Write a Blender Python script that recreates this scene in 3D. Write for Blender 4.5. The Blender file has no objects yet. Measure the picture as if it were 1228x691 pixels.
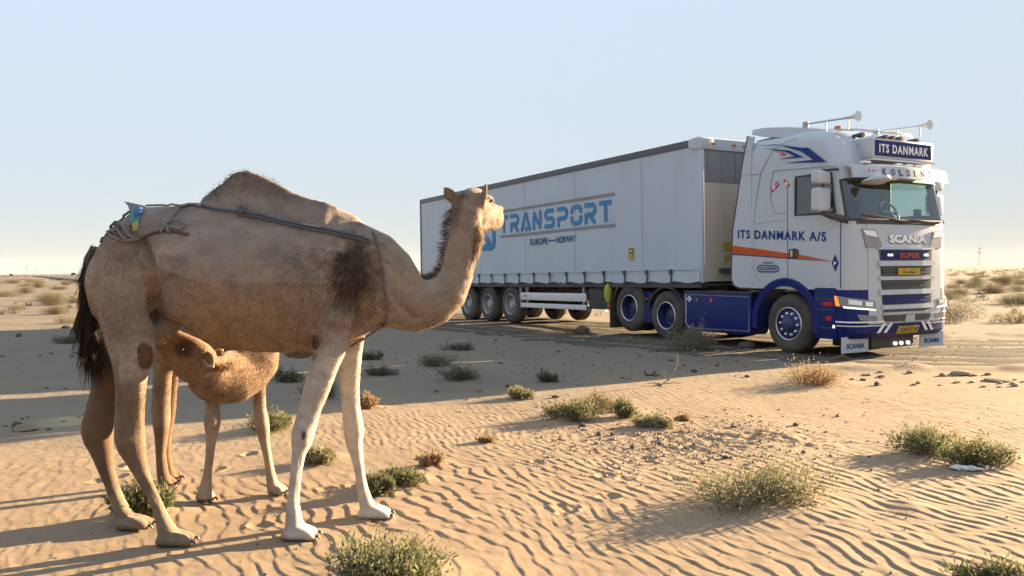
import bpy, bmesh, math, random
import numpy as np
from mathutils import Vector, Matrix
from mathutils.bvhtree import BVHTree
from mathutils.geometry import tessellate_polygon

# ------------------------------------------------------------------ camera, sky, sun, exposure
SC = bpy.context.scene
COL = SC.collection
F_PX, CAM_H = 1010.0, 1.5            # focal length in photograph pixels, eye height in metres
ROLL = math.atan(0.0083)
PITCH = math.atan((345.5 - 323.9) * math.cos(ROLL) / F_PX)
cam_d = bpy.data.cameras.new('camera')
cam_d.sensor_width = 36.0
cam_d.lens = 36.0 * F_PX / 1228.0
cam_d.clip_start = 0.05
cam_d.clip_end = 20000
cam = bpy.data.objects.new('camera', cam_d)
COL.objects.link(cam)
cam.matrix_world = (Matrix.Translation((0, 0, CAM_H)) @ Matrix.Rotation(math.pi / 2 - PITCH, 4, 'X')
                    @ Matrix.Rotation(-ROLL, 4, 'Z'))
SC.camera = cam

SUN_AZ, SUN_EL = math.radians(59.5), math.radians(12.5)     # azimuth clockwise from +Y
world = bpy.data.worlds.new('World')
SC.world = world
world.use_nodes = True
wn = world.node_tree.nodes
wn.clear()
sky = wn.new('ShaderNodeTexSky')
sky.sky_type = 'NISHITA'
sky.sun_disc = False
sky.sun_elevation = SUN_EL
sky.sun_rotation = SUN_AZ
sky.air_density = 1.0
sky.dust_density = 0.2
sky.ozone_density = 1.0
bg = wn.new('ShaderNodeBackground')
bg.inputs['Strength'].default_value = 0.126
# pale desert haze: the clear sky's colours kept but washed out and evened
gm = wn.new('ShaderNodeGamma'); gm.inputs['Gamma'].default_value = 0.25
bw = wn.new('ShaderNodeRGBToBW')
pw = wn.new('ShaderNodeMath'); pw.operation = 'POWER'; pw.inputs[1].default_value = -0.30
vs_ = wn.new('ShaderNodeVectorMath'); vs_.operation = 'SCALE'
tn_ = wn.new('ShaderNodeVectorMath'); tn_.operation = 'MULTIPLY'; tn_.inputs[1].default_value = (0.895, 0.975, 1.09)
wo = wn.new('ShaderNodeOutputWorld')
for a_, b_ in ((sky.outputs[0], gm.inputs[0]), (sky.outputs[0], bw.inputs[0]), (bw.outputs[0], pw.inputs[0]),
               (gm.outputs[0], vs_.inputs[0]), (pw.outputs[0], vs_.inputs['Scale']), (vs_.outputs[0], tn_.inputs[0]), (tn_.outputs[0], bg.inputs[0])):
    world.node_tree.links.new(a_, b_)
world.node_tree.links.new(bg.outputs[0], wo.inputs[0])

sd = Vector((math.sin(SUN_AZ) * math.cos(SUN_EL), math.cos(SUN_AZ) * math.cos(SUN_EL), math.sin(SUN_EL)))
sun_l = bpy.data.lights.new('sun', 'SUN')
sun_l.energy = 5.0
sun_l.angle = math.radians(0.6)
sun_l.color = (1.0, 0.76, 0.46)
sun = bpy.data.objects.new('sun', sun_l)
COL.objects.link(sun)
sun.rotation_euler = (-sd).to_track_quat('-Z', 'Y').to_euler()

SC.view_settings.view_transform = 'Standard'
SC.view_settings.look = 'None'
SC.view_settings.exposure = 2.72
SC.view_settings.gamma = 1.0
SC.view_settings.use_curve_mapping = False
SC.cycles.max_bounces = 8
SC.cycles.transparent_max_bounces = 12
SC.cycles.caustics_reflective = False
SC.cycles.caustics_refractive = False
SC.cycles.use_denoising = True

rng = random.Random(7)
nrg = np.random.default_rng(11)

# ------------------------------------------------------------------ helpers
_c, _s = math.cos(ROLL), math.sin(ROLL)
def ray(px, py):
    u2, v2 = px - 614.0, 345.5 - py
    u, v = u2 * _c + v2 * _s, -u2 * _s + v2 * _c
    return Vector((u / F_PX, math.cos(PITCH) + v / F_PX * math.sin(PITCH), -math.sin(PITCH) + v / F_PX * math.cos(PITCH)))
def at(px, py, Y):                    # the place seen at a photograph pixel, Y metres ahead
    d = ray(px, py)
    return Vector((0, 0, CAM_H)) + d * (Y / d.y)
def gnd(px, py, z=0.0):               # the place on the ground seen at a photograph pixel
    d = ray(px, py)
    return Vector((0, 0, CAM_H)) + d * ((z - CAM_H) / d.z)

def hash2(ix, iy, seed):
    n = (ix.astype(np.int64) * 374761393 + iy.astype(np.int64) * 668265263 + seed * 2147483647) & 0xffffffff
    n = ((n ^ (n >> 13)) * 1274126177) & 0xffffffff
    n = n ^ (n >> 16)
    return (n & 0xffff) / 32767.5 - 1.0
def vnoise(x, y, seed=0):
    x = np.asarray(x, float); y = np.asarray(y, float)
    xi, yi = np.floor(x), np.floor(y)
    fx, fy = x - xi, y - yi
    fx = fx * fx * (3 - 2 * fx); fy = fy * fy * (3 - 2 * fy)
    a = hash2(xi, yi, seed); b = hash2(xi + 1, yi, seed); c = hash2(xi, yi + 1, seed); d = hash2(xi + 1, yi + 1, seed)
    return (a * (1 - fx) + b * fx) * (1 - fy) + (c * (1 - fx) + d * fx) * fy
def fbm(x, y, seed=0, octv=4):
    r, a, f = 0, 0.5, 1.0
    for i in range(octv):
        r = r + a * vnoise(np.asarray(x) * f + 17.3 * i, np.asarray(y) * f - 9.1 * i, seed + i); a *= 0.5; f *= 2.03
    return r
def sstep(a, b, x):
    t = np.clip((x - a) / (b - a), 0, 1)
    return t * t * (3 - 2 * t)

MATS = {}
def mat(name, col, rough=0.6, metal=0.0, spec=0.5, var=0.0, vscale=4.0, dust=0.0, bump=0.0, bscale=60.0, coat=0.0, emit=None, streak=0.0):
    m = bpy.data.materials.new(name); m.use_nodes = True
    nt = m.node_tree; n = nt.nodes; p = n['Principled BSDF']
    p.inputs['Roughness'].default_value = rough
    p.inputs['Metallic'].default_value = metal
    p.inputs['Specular IOR Level'].default_value = spec
    if coat: p.inputs['Coat Weight'].default_value = coat; p.inputs['Coat Roughness'].default_value = 0.08
    p.inputs['Base Color'].default_value = (*col, 1)
    tc = n.new('ShaderNodeTexCoord')
    if var or dust:
        nz = n.new('ShaderNodeTexNoise'); nz.inputs['Scale'].default_value = vscale; nz.inputs['Detail'].default_value = 6
        nz.inputs['Roughness'].default_value = 0.65
        nt.links.new(tc.outputs['Object'], nz.inputs['Vector'])
        mx = n.new('ShaderNodeMix'); mx.data_type = 'RGBA'
        k = 1 - var
        mx.inputs[6].default_value = (*[c * k for c in col], 1)
        mx.inputs[7].default_value = (*[min(1, c * (1 + var)) for c in col], 1)
        nt.links.new(nz.outputs['Fac'], mx.inputs[0])
        out = mx.outputs[2]
        if dust:
            nz2 = n.new('ShaderNodeTexNoise'); nz2.inputs['Scale'].default_value = vscale * 0.45; nz2.inputs['Detail'].default_value = 8
            nt.links.new(tc.outputs['Object'], nz2.inputs['Vector'])
            rp = n.new('ShaderNodeMapRange'); rp.inputs[1].default_value = 0.35; rp.inputs[2].default_value = 0.75
            rp.inputs[3].default_value = dust * 0.25; rp.inputs[4].default_value = dust
            nt.links.new(nz2.outputs['Fac'], rp.inputs[0])
            m2 = n.new('ShaderNodeMix'); m2.data_type = 'RGBA'
            m2.inputs[7].default_value = (0.42, 0.33, 0.22, 1)
            nt.links.new(rp.outputs[0], m2.inputs[0]); nt.links.new(out, m2.inputs[6])
            out = m2.outputs[2]
        if streak:                    # rain-washed dust runs
            mp = n.new('ShaderNodeMapping'); mp.inputs['Scale'].default_value = (5.0, 5.0, 0.35)
            nt.links.new(tc.outputs['Object'], mp.inputs[0])
            n3 = n.new('ShaderNodeTexNoise'); n3.inputs['Scale'].default_value = 1.0; n3.inputs['Detail'].default_value = 7; n3.inputs['Roughness'].default_value = 0.7
            nt.links.new(mp.outputs[0], n3.inputs['Vector'])
            r3 = n.new('ShaderNodeMapRange'); r3.inputs[1].default_value = 0.5; r3.inputs[2].default_value = 0.8; r3.inputs[4].default_value = streak
            nt.links.new(n3.outputs['Fac'], r3.inputs[0])
            m3 = n.new('ShaderNodeMix'); m3.data_type = 'RGBA'; m3.inputs[7].default_value = (0.30, 0.26, 0.21, 1)
            nt.links.new(r3.outputs[0], m3.inputs[0]); nt.links.new(out, m3.inputs[6]); out = m3.outputs[2]
        nt.links.new(out, p.inputs['Base Color'])
    if bump:
        nb = n.new('ShaderNodeTexNoise'); nb.inputs['Scale'].default_value = bscale; nb.inputs['Detail'].default_value = 5
        nt.links.new(tc.outputs['Object'], nb.inputs['Vector'])
        bp = n.new('ShaderNodeBump'); bp.inputs['Strength'].default_value = bump; bp.inputs['Distance'].default_value = 0.01
        nt.links.new(nb.outputs['Fac'], bp.inputs['Height']); nt.links.new(bp.outputs[0], p.inputs['Normal'])
    if emit:
        p.inputs['Emission Color'].default_value = (*emit[0], 1); p.inputs['Emission Strength'].default_value = emit[1]
    MATS[name] = m
    return m
def mat_attr(name, rough=0.8, trans=0.0, sheen=0.0, bump=0.0, bscale=120.0, var=0.25, vscale=30.0):
    """base colour from the colour attribute 'Col', optional thin translucency"""
    m = bpy.data.materials.new(name); m.use_nodes = True
    nt = m.node_tree; n = nt.nodes; p = n['Principled BSDF']
    a = n.new('ShaderNodeVertexColor'); a.layer_name = 'Col'
    tc = n.new('ShaderNodeTexCoord')
    nz = n.new('ShaderNodeTexNoise'); nz.inputs['Scale'].default_value = vscale; nz.inputs['Detail'].default_value = 6
    nt.links.new(tc.outputs['Object'], nz.inputs['Vector'])
    mr = n.new('ShaderNodeMapRange'); mr.inputs[1].default_value = 0.3; mr.inputs[2].default_value = 0.7
    mr.inputs[3].default_value = 1 - var; mr.inputs[4].default_value = 1 + var
    nt.links.new(nz.outputs['Fac'], mr.inputs[0])
    mul = n.new('ShaderNodeVectorMath'); mul.operation = 'SCALE'
    nt.links.new(a.outputs['Color'], mul.inputs[0]); nt.links.new(mr.outputs[0], mul.inputs['Scale'])
    nt.links.new(mul.outputs[0], p.inputs['Base Color'])
    p.inputs['Roughness'].default_value = rough
    p.inputs['Specular IOR Level'].default_value = 0.2
    if sheen:
        p.inputs['Sheen Weight'].default_value = sheen; p.inputs['Sheen Roughness'].default_value = 0.5
    if bump:
        nb = n.new('ShaderNodeTexNoise'); nb.inputs['Scale'].default_value = bscale; nb.inputs['Detail'].default_value = 4
        mp = n.new('ShaderNodeMapping'); mp.inputs['Scale'].default_value = (0.35, 1, 1)
        nt.links.new(tc.outputs['Object'], mp.inputs['Vector']); nt.links.new(mp.outputs[0], nb.inputs['Vector'])
        bp = n.new('ShaderNodeBump'); bp.inputs['Strength'].default_value = bump; bp.inputs['Distance'].default_value = 0.012
        nt.links.new(nb.outputs['Fac'], bp.inputs['Height']); nt.links.new(bp.outputs[0], p.inputs['Normal'])
    if trans:
        out = n['Material Output']
        t = n.new('ShaderNodeBsdfTranslucent'); nt.links.new(mul.outputs[0], t.inputs['Color'])
        mx = n.new('ShaderNodeMixShader'); mx.inputs[0].default_value = trans
        nt.links.new(p.outputs[0], mx.inputs[1]); nt.links.new(t.outputs[0], mx.inputs[2])
        nt.links.new(mx.outputs[0], out.inputs['Surface'])
    MATS[name] = m
    return m

def link(name, me, m=None, parent=None, smooth=False):
    o = bpy.data.objects.new(name, me); COL.objects.link(o)
    if m is not None and not me.materials: me.materials.append(MATS[m] if isinstance(m, str) else m)
    if parent is not None: o.parent = parent
    if smooth: me.shade_smooth()
    return o
def tag(o, label=None, cat=None, group=None, kind=None):
    if label: o['label'] = label
    if cat: o['category'] = cat
    if group: o['group'] = group
    if kind: o['kind'] = kind
    return o
def empty(name, loc=(0, 0, 0), rz=0.0):
    o = bpy.data.objects.new(name, None); COL.objects.link(o)
    o.location = loc; o.rotation_euler = (0, 0, rz); o.empty_display_size = 0.2
    return o
def mesh_from(v, f, name='m'):
    me = bpy.data.meshes.new(name); me.from_pydata([tuple(p) for p in v], [], f); me.update(); return me
def set_col(me, cols):
    ca = me.color_attributes.new('Col', 'FLOAT_COLOR', 'POINT')
    a = np.ones((len(me.vertices), 4), np.float32); a[:, :3] = cols
    ca.data.foreach_set('color', a.ravel())

class MB:
    """collects shapes; build() links them as ONE mesh object"""
    def __init__(s): s.v = []; s.f = []
    def add(s, v, f):
        b = len(s.v); s.v += [Vector(p) for p in v]; s.f += [[i + b for i in q] for q in f]; return s
    def box(s, x0, x1, y0, y1, z0, z1):
        s.add([(x0, y0, z0), (x1, y0, z0), (x1, y1, z0), (x0, y1, z0), (x0, y0, z1), (x1, y0, z1), (x1, y1, z1), (x0, y1, z1)],
              [(0, 3, 2, 1), (4, 5, 6, 7), (0, 1, 5, 4), (1, 2, 6, 5), (2, 3, 7, 6), (3, 0, 4, 7)]); return s
    def hexa(s, p):                   # eight corners, bottom ring then top ring
        s.add(p, [(0, 3, 2, 1), (4, 5, 6, 7), (0, 1, 5, 4), (1, 2, 6, 5), (2, 3, 7, 6), (3, 0, 4, 7)]); return s
    def loft(s, rings, cap=True, closed=True):
        n = len(rings[0]); v = [p for r in rings for p in r]; f = []
        for i in range(len(rings) - 1):
            for j in range(n if closed else n - 1):
                k = (j + 1) % n
                f.append((i * n + j, i * n + k, (i + 1) * n + k, (i + 1) * n + j))
        if cap:
            f.append(tuple(range(n - 1, -1, -1))); f.append(tuple(range((len(rings) - 1) * n, len(rings) * n)))
        return s.add(v, f)
    def tube(s, pts, r, n=8, cap=True, flat=1.0):
        pts = [Vector(p) for p in pts]; rs = r if isinstance(r, (list, tuple)) else [r] * len(pts)
        rings = []; up = None
        for i, p in enumerate(pts):
            t = (pts[min(i + 1, len(pts) - 1)] - pts[max(i - 1, 0)]).normalized()
            if up is None:
                up = Vector((0, 0, 1)) if abs(t.z) < 0.9 else Vector((1, 0, 0))
            a = (up - t * up.dot(t)).normalized(); up = a; b = t.cross(a)
            rings.append([p + (a * math.cos(q) * flat + b * math.sin(q)) * rs[i] for q in [2 * math.pi * k / n for k in range(n)]])
        return s.loft(rings, cap)
    def lathe_y(s, prof, c, n=28):    # profile of (radius, y offset), spun round the y axis at c
        rings = []
        for r, y in prof:
            rings.append([(c[0] + r * math.cos(2 * math.pi * k / n), c[1] + y, c[2] + r * math.sin(2 * math.pi * k / n)) for k in range(n)])
        return s.loft(rings, cap=True)
    def prism(s, pts, y0, y1):        # polygon in x,z swept along y
        n = len(pts); v = [(x, y0, z) for x, z in pts] + [(x, y1, z) for x, z in pts]
        tri = tessellate_polygon([[Vector((x, z, 0)) for x, z in pts]])
        f = [tuple(t) for t in tri] + [tuple(i + n for i in reversed(t)) for t in tri]
        f += [(i, (i + 1) % n, (i + 1) % n + n, i + n) for i in range(n)]
        return s.add(v, f)
    def poly(s, pts3):
        tri = tessellate_polygon([[Vector(p) for p in pts3]])
        return s.add(pts3, [tuple(t) for t in tri])
    def mesh(s, name='m', fix=True):
        me = mesh_from(s.v, s.f, name)
        if fix:
            bm = bmesh.new(); bm.from_mesh(me); bmesh.ops.recalc_face_normals(bm, faces=bm.faces); bm.to_mesh(me); bm.free()
        return me
    def build(s, name, m, parent=None, smooth=False, bevel=0.0, seg=2, fix=True, angle=40):
        me = s.mesh(name, fix)
        if bevel:
            bm = bmesh.new(); bm.from_mesh(me)
            es = [e for e in bm.edges if len(e.link_faces) == 2 and e.calc_face_angle(0) > 0.5]
            bmesh.ops.bevel(bm, geom=es, offset=bevel, segments=seg, affect='EDGES', profile=0.6)
            bm.to_mesh(me); bm.free()
        o = link(name, me, m, parent)
        if smooth or bevel:
            me.shade_smooth()
            me.set_sharp_from_angle(angle=math.radians(angle))
        return o

def text_geo(txt, bold=0.02, shear=0.0, spacing=1.0):
    cu = bpy.data.curves.new('t', 'FONT'); cu.body = txt; cu.offset = bold; cu.shear = shear; cu.space_character = spacing
    cu.resolution_u = 3; cu.fill_mode = 'FRONT'
    o = bpy.data.objects.new('t', cu); COL.objects.link(o)
    dg = bpy.context.evaluated_depsgraph_get(); dg.update()
    me = bpy.data.meshes.new_from_object(o.evaluated_get(dg))
    v = np.array([p.co[:] for p in me.vertices]); f = [tuple(p.vertices) for p in me.polygons]
    bpy.data.objects.remove(o); bpy.data.curves.remove(cu); bpy.data.meshes.remove(me)
    v[:, :2] -= v[:, :2].min(0); v[:, :2] /= v[:, :2].max(0)
    return v, f
def text(txt, org, u, v, m, parent, name='lettering', **kw):   # lettering filling the frame org, u, v
    tv, tf = text_geo(txt, **kw)
    org, u, v = Vector(org), Vector(u), Vector(v)
    k = u.length / v.length                       # one object for each word
    iv = sorted((min(tv[i][0] for i in f) * k, max(tv[i][0] for i in f) * k, n) for n, f in enumerate(tf))
    words, hi = [[]], None
    for a, b, n in iv:
        if hi is not None and a - hi > 0.20: words.append([])
        words[-1].append(n); hi = b if hi is None else max(hi, b)
    out = None
    for wd in words:
        ids = sorted({i for n in wd for i in tf[n]}); mp = {i: q for q, i in enumerate(ids)}
        mb = MB(); mb.add([org + u * tv[i][0] + v * tv[i][1] for i in ids], [tuple(mp[i] for i in tf[n]) for n in wd])
        out = mb.build(name, m, parent, fix=False)
    return out

# ------------------------------------------------------------------ materials
mat('white_paint', (0.44, 0.48, 0.54), 0.32, var=0.04, vscale=2.0, dust=0.12, streak=0.10, coat=0.3)
mat('curtain', (0.45, 0.51, 0.585), 0.55, var=0.07, vscale=0.9, dust=0.12, streak=0.22, bump=0.12, bscale=5)
mat('grey_rail', (0.075, 0.085, 0.095), 0.5, var=0.12, dust=0.06)
mat('front_wall_grey', (0.20, 0.21, 0.22), 0.6, var=0.08, dust=0.1)
mat('front_wall_white', (0.56, 0.49, 0.40), 0.55, var=0.06, dust=0.2)  # white wall; warm bounced sunlight is mixed into this base colour
mat('blue_paint', (0.002, 0.013, 0.12), 0.40, spec=0.22, var=0.15, vscale=3, dust=0.012)
mat('blue_decal', (0.030, 0.055, 0.20), 0.9, spec=0.08)
mat('sky_blue_print', (0.085, 0.24, 0.46), 0.9, spec=0.08, var=0.06)
mat('navy_print', (0.05, 0.10, 0.22), 0.9, spec=0.08)
mat('grey_print', (0.26, 0.27, 0.29), 0.9, spec=0.08)
mat('orange_decal', (0.52, 0.10, 0.03), 0.9, spec=0.08)
mat('red_decal', (0.50, 0.03, 0.03), 0.9, spec=0.08)
mat('white_decal', (0.80, 0.80, 0.80), 0.9, spec=0.08)
mat('black_rubber', (0.022, 0.022, 0.024), 0.8, var=0.25, dust=0.22, vscale=6, bump=0.15)
mat('black_plastic', (0.02, 0.021, 0.024), 0.55, var=0.15, dust=0.1)
mat('dark_chassis', (0.022, 0.022, 0.025), 0.65, var=0.25, dust=0.16)
mat('grille_dark', (0.045, 0.05, 0.06), 0.45, var=0.1)
mat('silver', (0.55, 0.56, 0.58), 0.30, 0.85, var=0.08, dust=0.08)
mat('chrome', (0.75, 0.76, 0.78), 0.14, 1.0)
mat('letter_silver', (0.88, 0.90, 0.93), 0.3)
mat('steel_rim', (0.34, 0.35, 0.37), 0.45, 0.3, var=0.15, dust=0.2)
mat('blue_rim', (0.006, 0.014, 0.11), 0.45, var=0.15, dust=0.08)
mat('lamp_white', (0.85, 0.86, 0.88), 0.12)
mat('lamp_lit', (0.9, 0.9, 0.9), 0.2, emit=((1, 0.97, 0.9), 0.15))
mat('lamp_grey', (0.23, 0.24, 0.25), 0.25, var=0.2)
mat('amber', (0.80, 0.22, 0.02), 0.25, emit=((1, 0.35, 0.03), 0.12))
mat('amber_lens', (0.40, 0.13, 0.05), 0.25)
mat('red_lens', (0.55, 0.05, 0.03), 0.25)
mat('yellow_plate', (0.50, 0.34, 0.05), 0.8, spec=0.1)
mat('yellow_green', (0.42, 0.40, 0.05), 0.6, var=0.3, vscale=8)
mat('interior', (0.06, 0.065, 0.07), 0.8)
mat('interior_light', (0.30, 0.29, 0.27), 0.8)
mat('side_guard', (0.62, 0.63, 0.65), 0.45, 0.1, var=0.08, dust=0.12)

def glass_mat(name, tint, base):
    m = bpy.data.materials.new(name); m.use_nodes = True
    nt = m.node_tree; n = nt.nodes; n.clear()
    tr = n.new('ShaderNodeBsdfTransparent'); tr.inputs[0].default_value = (*tint, 1)
    gl = n.new('ShaderNodeBsdfGlossy'); gl.inputs['Roughness'].default_value = 0.03; gl.inputs[0].default_value = (0.9, 0.95, 1, 1)
    fr = n.new('ShaderNodeFresnel'); fr.inputs[0].default_value = 1.55
    ad = n.new('ShaderNodeMath'); ad.operation = 'ADD'; ad.inputs[1].default_value = base; ad.use_clamp = True
    mx = n.new('ShaderNodeMixShader'); out = n.new('ShaderNodeOutputMaterial')
    nt.links.new(fr.outputs[0], ad.inputs[0]); nt.links.new(ad.outputs[0], mx.inputs[0])
    nt.links.new(tr.outputs[0], mx.inputs[1]); nt.links.new(gl.outputs[0], mx.inputs[2]); nt.links.new(mx.outputs[0], out.inputs[0])
    MATS[name] = m
glass_mat('glass', (0.60, 0.74, 0.70), 0.06)

# ------------------------------------------------------------------ terrain
TX, TY, PSI = 5.904, 15.299, math.radians(29.38)       # front axle of the lorry and its heading
FWD = Vector((math.sin(PSI), -math.cos(PSI), 0)); LFT = Vector((math.cos(PSI), math.sin(PSI), 0))
def truck_w(x, y, z=0.0): return Vector((TX, TY, z)) + FWD * x + LFT * y
PRINTS = []                            # hoof prints: x, y, size, heading
_p = random.Random(3)
for q_ in range(20):
    a_ = _p.uniform(0, 6.28); PRINTS.append((_p.uniform(-3.2, 1.2), _p.uniform(3.9, 6.9), _p.uniform(.055, .08), math.cos(a_), math.sin(a_)))
HUM = []                               # low sand mounds gathered round the shrubs: x, y, radius, height
_w = np.random.default_rng(5)
RIP = [(math.radians(31 + _w.normal(0, 13)), 2 * math.pi / 0.105 * (1 + _w.normal(0, 0.13)), _w.uniform(0, 6.28)) for _ in range(18)]
RIP2 = [(math.radians(24 + _w.normal(0, 12)), 2 * math.pi / 0.072 * (1 + _w.normal(0, 0.13)), _w.uniform(0, 6.28)) for _ in range(14)]
TRACK = [(-14.0, 46.0), (-6.3, 31.0), (-0.2, 23.2), (3.6, 18.0), (6.0, 15.6), (9.0, 14.6), (14.0, 14.5), (24.0, 16.5), (60.0, 26.0)]
TRACK_HALF = 2.75
def track_dist(x, y):
    d = np.full(np.shape(x), 1e9)
    for (ax, ay), (bx, by) in zip(TRACK[:-1], TRACK[1:]):
        ux, uy = bx - ax, by - ay; L = ux * ux + uy * uy
        t = np.clip(((x - ax) * ux + (y - ay) * uy) / L, 0, 1)
        d = np.minimum(d, np.hypot(x - ax - t * ux, y - ay - t * uy))
    return d
def terrain(x, y, ripples=True):
    x = np.asarray(x, float); y = np.asarray(y, float)
    r = np.hypot(x, y)
    td = track_dist(x, y)
    tm = sstep(TRACK_HALF - 0.1, TRACK_HALF + 1.2, td)           # 0 on the track
    h = 0.035 * fbm(x / 2.6, y / 2.6, 3, 3) * (0.25 + 0.75 * tm) * sstep(2, 5, r)
    h = h + sstep(30, 120, r) * 0.5 * fbm(x / 60.0, y / 60.0, 8, 3) * tm
    h = h + sstep(150, 900, r) * 2.2 * fbm(x / 420.0, y / 420.0, 21, 2)
    # ragged berm thrown up along the track's near edge
    e = (td - TRACK_HALF - 0.35 - 0.3 * vnoise(x / 1.3, y / 1.3, 31)) / 0.32
    near = (y < 1.2 * x + 7.5) & (r < 40)
    h = h + np.where(near, np.exp(-e * e) * (0.05 + 0.07 * np.maximum(0, vnoise(x / 0.45, y / 0.45, 33))) * sstep(3.0, 6.0, x), 0)
    for (mx, my, mr, mh) in HUM:
        q = ((x - mx) ** 2 + (y - my) ** 2) / (mr * mr)
        h = h + np.where(q < 6, mh * np.exp(-q), 0)
    h = h + 0.016 * fbm(x / 0.55, y / 0.55, 65, 3) * sstep(-0.5, 1.0, y - (9.75 + 0.62 * x)) * sstep(45, 25, r) * tm
    for (mx, my, mr, ca, sa) in PRINTS:
        dx, dy = (x - mx) * ca + (y - my) * sa, -(x - mx) * sa + (y - my) * ca
        q = (dx / mr) ** 2 + (dy / (mr * .8)) ** 2
        h = h + np.where(q < 6, -.013 * np.exp(-q * q) + .0045 * np.exp(-(q - 1.9) ** 2 * 1.6) * (1 + vnoise(x * 30, y * 30, 99)), 0)
    if ripples:
        wx = x + 0.10 * vnoise(x / 0.9, y / 0.9, 41) + 0.035 * vnoise(x / 0.28, y / 0.28, 43)
        wy = y + 0.10 * vnoise(x / 0.9, y / 0.9, 42) + 0.035 * vnoise(x / 0.28, y / 0.28, 44)
        A = np.zeros(np.shape(x), complex)
        for a, k, p in RIP: A = A + np.exp(1j * (k * (wx * math.cos(a) + wy * math.sin(a)) + p))
        ph = (np.angle(A) / (2 * math.pi)) % 1.0
        def ridge(ph_):
            fl_ = (ph_ - 0.17) / 0.83
            return np.where(ph_ < 0.17, 0.5 - 0.5 * np.cos(math.pi * ph_ / 0.17), 0.72 * (1 - fl_) + 0.28 * (1 - fl_) ** 3)
        prof = ridge(ph)
        A2 = np.zeros(np.shape(x), complex)
        for a, k, p in RIP2: A2 = A2 + np.exp(1j * (k * (wx * math.cos(a) + wy * math.sin(a)) + p))
        prof2 = ridge((np.angle(A2) / (2 * math.pi)) % 1.0) * np.clip(np.abs(A2) / 3.6, 0.2, 1.1)
        fine = np.clip(sstep(6.2, 8.0, y + 1.4 * fbm(x / 1.6, y / 1.6, 57, 3)) + 0.8 * sstep(0.10, 0.3, fbm(x / 0.9, y / 0.9, 58, 3)), 0, 1)
        amp = np.clip(np.abs(A) / 4.0, 0.25, 1.15)
        m = 1 - 0.88 * sstep(-0.6, 0.7, y - (9.75 + 0.62 * x))
        m = m * (0.30 + 0.85 * sstep(-0.30, 0.25, fbm(x / 1.1, y / 1.1, 51, 4)))
        m = m * sstep(16, 11, r) * sstep(0.2, 1.6, td - TRACK_HALF)
        g = sstep(0.5, 0.85, np.exp(-(((x - 1.9) / 1.6) ** 2 + ((y - 7.3) / 0.75) ** 2)))   # trampled gravelly patch
        m = m * (1 - 0.75 * g)
        h = h + m * (0.0060 * amp * prof * (1 - 0.85 * fine) + 0.0042 * prof2 * fine)
        rough = fbm(x / 0.085, y / 0.085, 61, 3)
        h = h + (0.004 + 0.020 * g) * rough * sstep(14, 9, r)
    return h
def gz(x, y): return float(terrain(np.array([x]), np.array([y]))[0])

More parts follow.
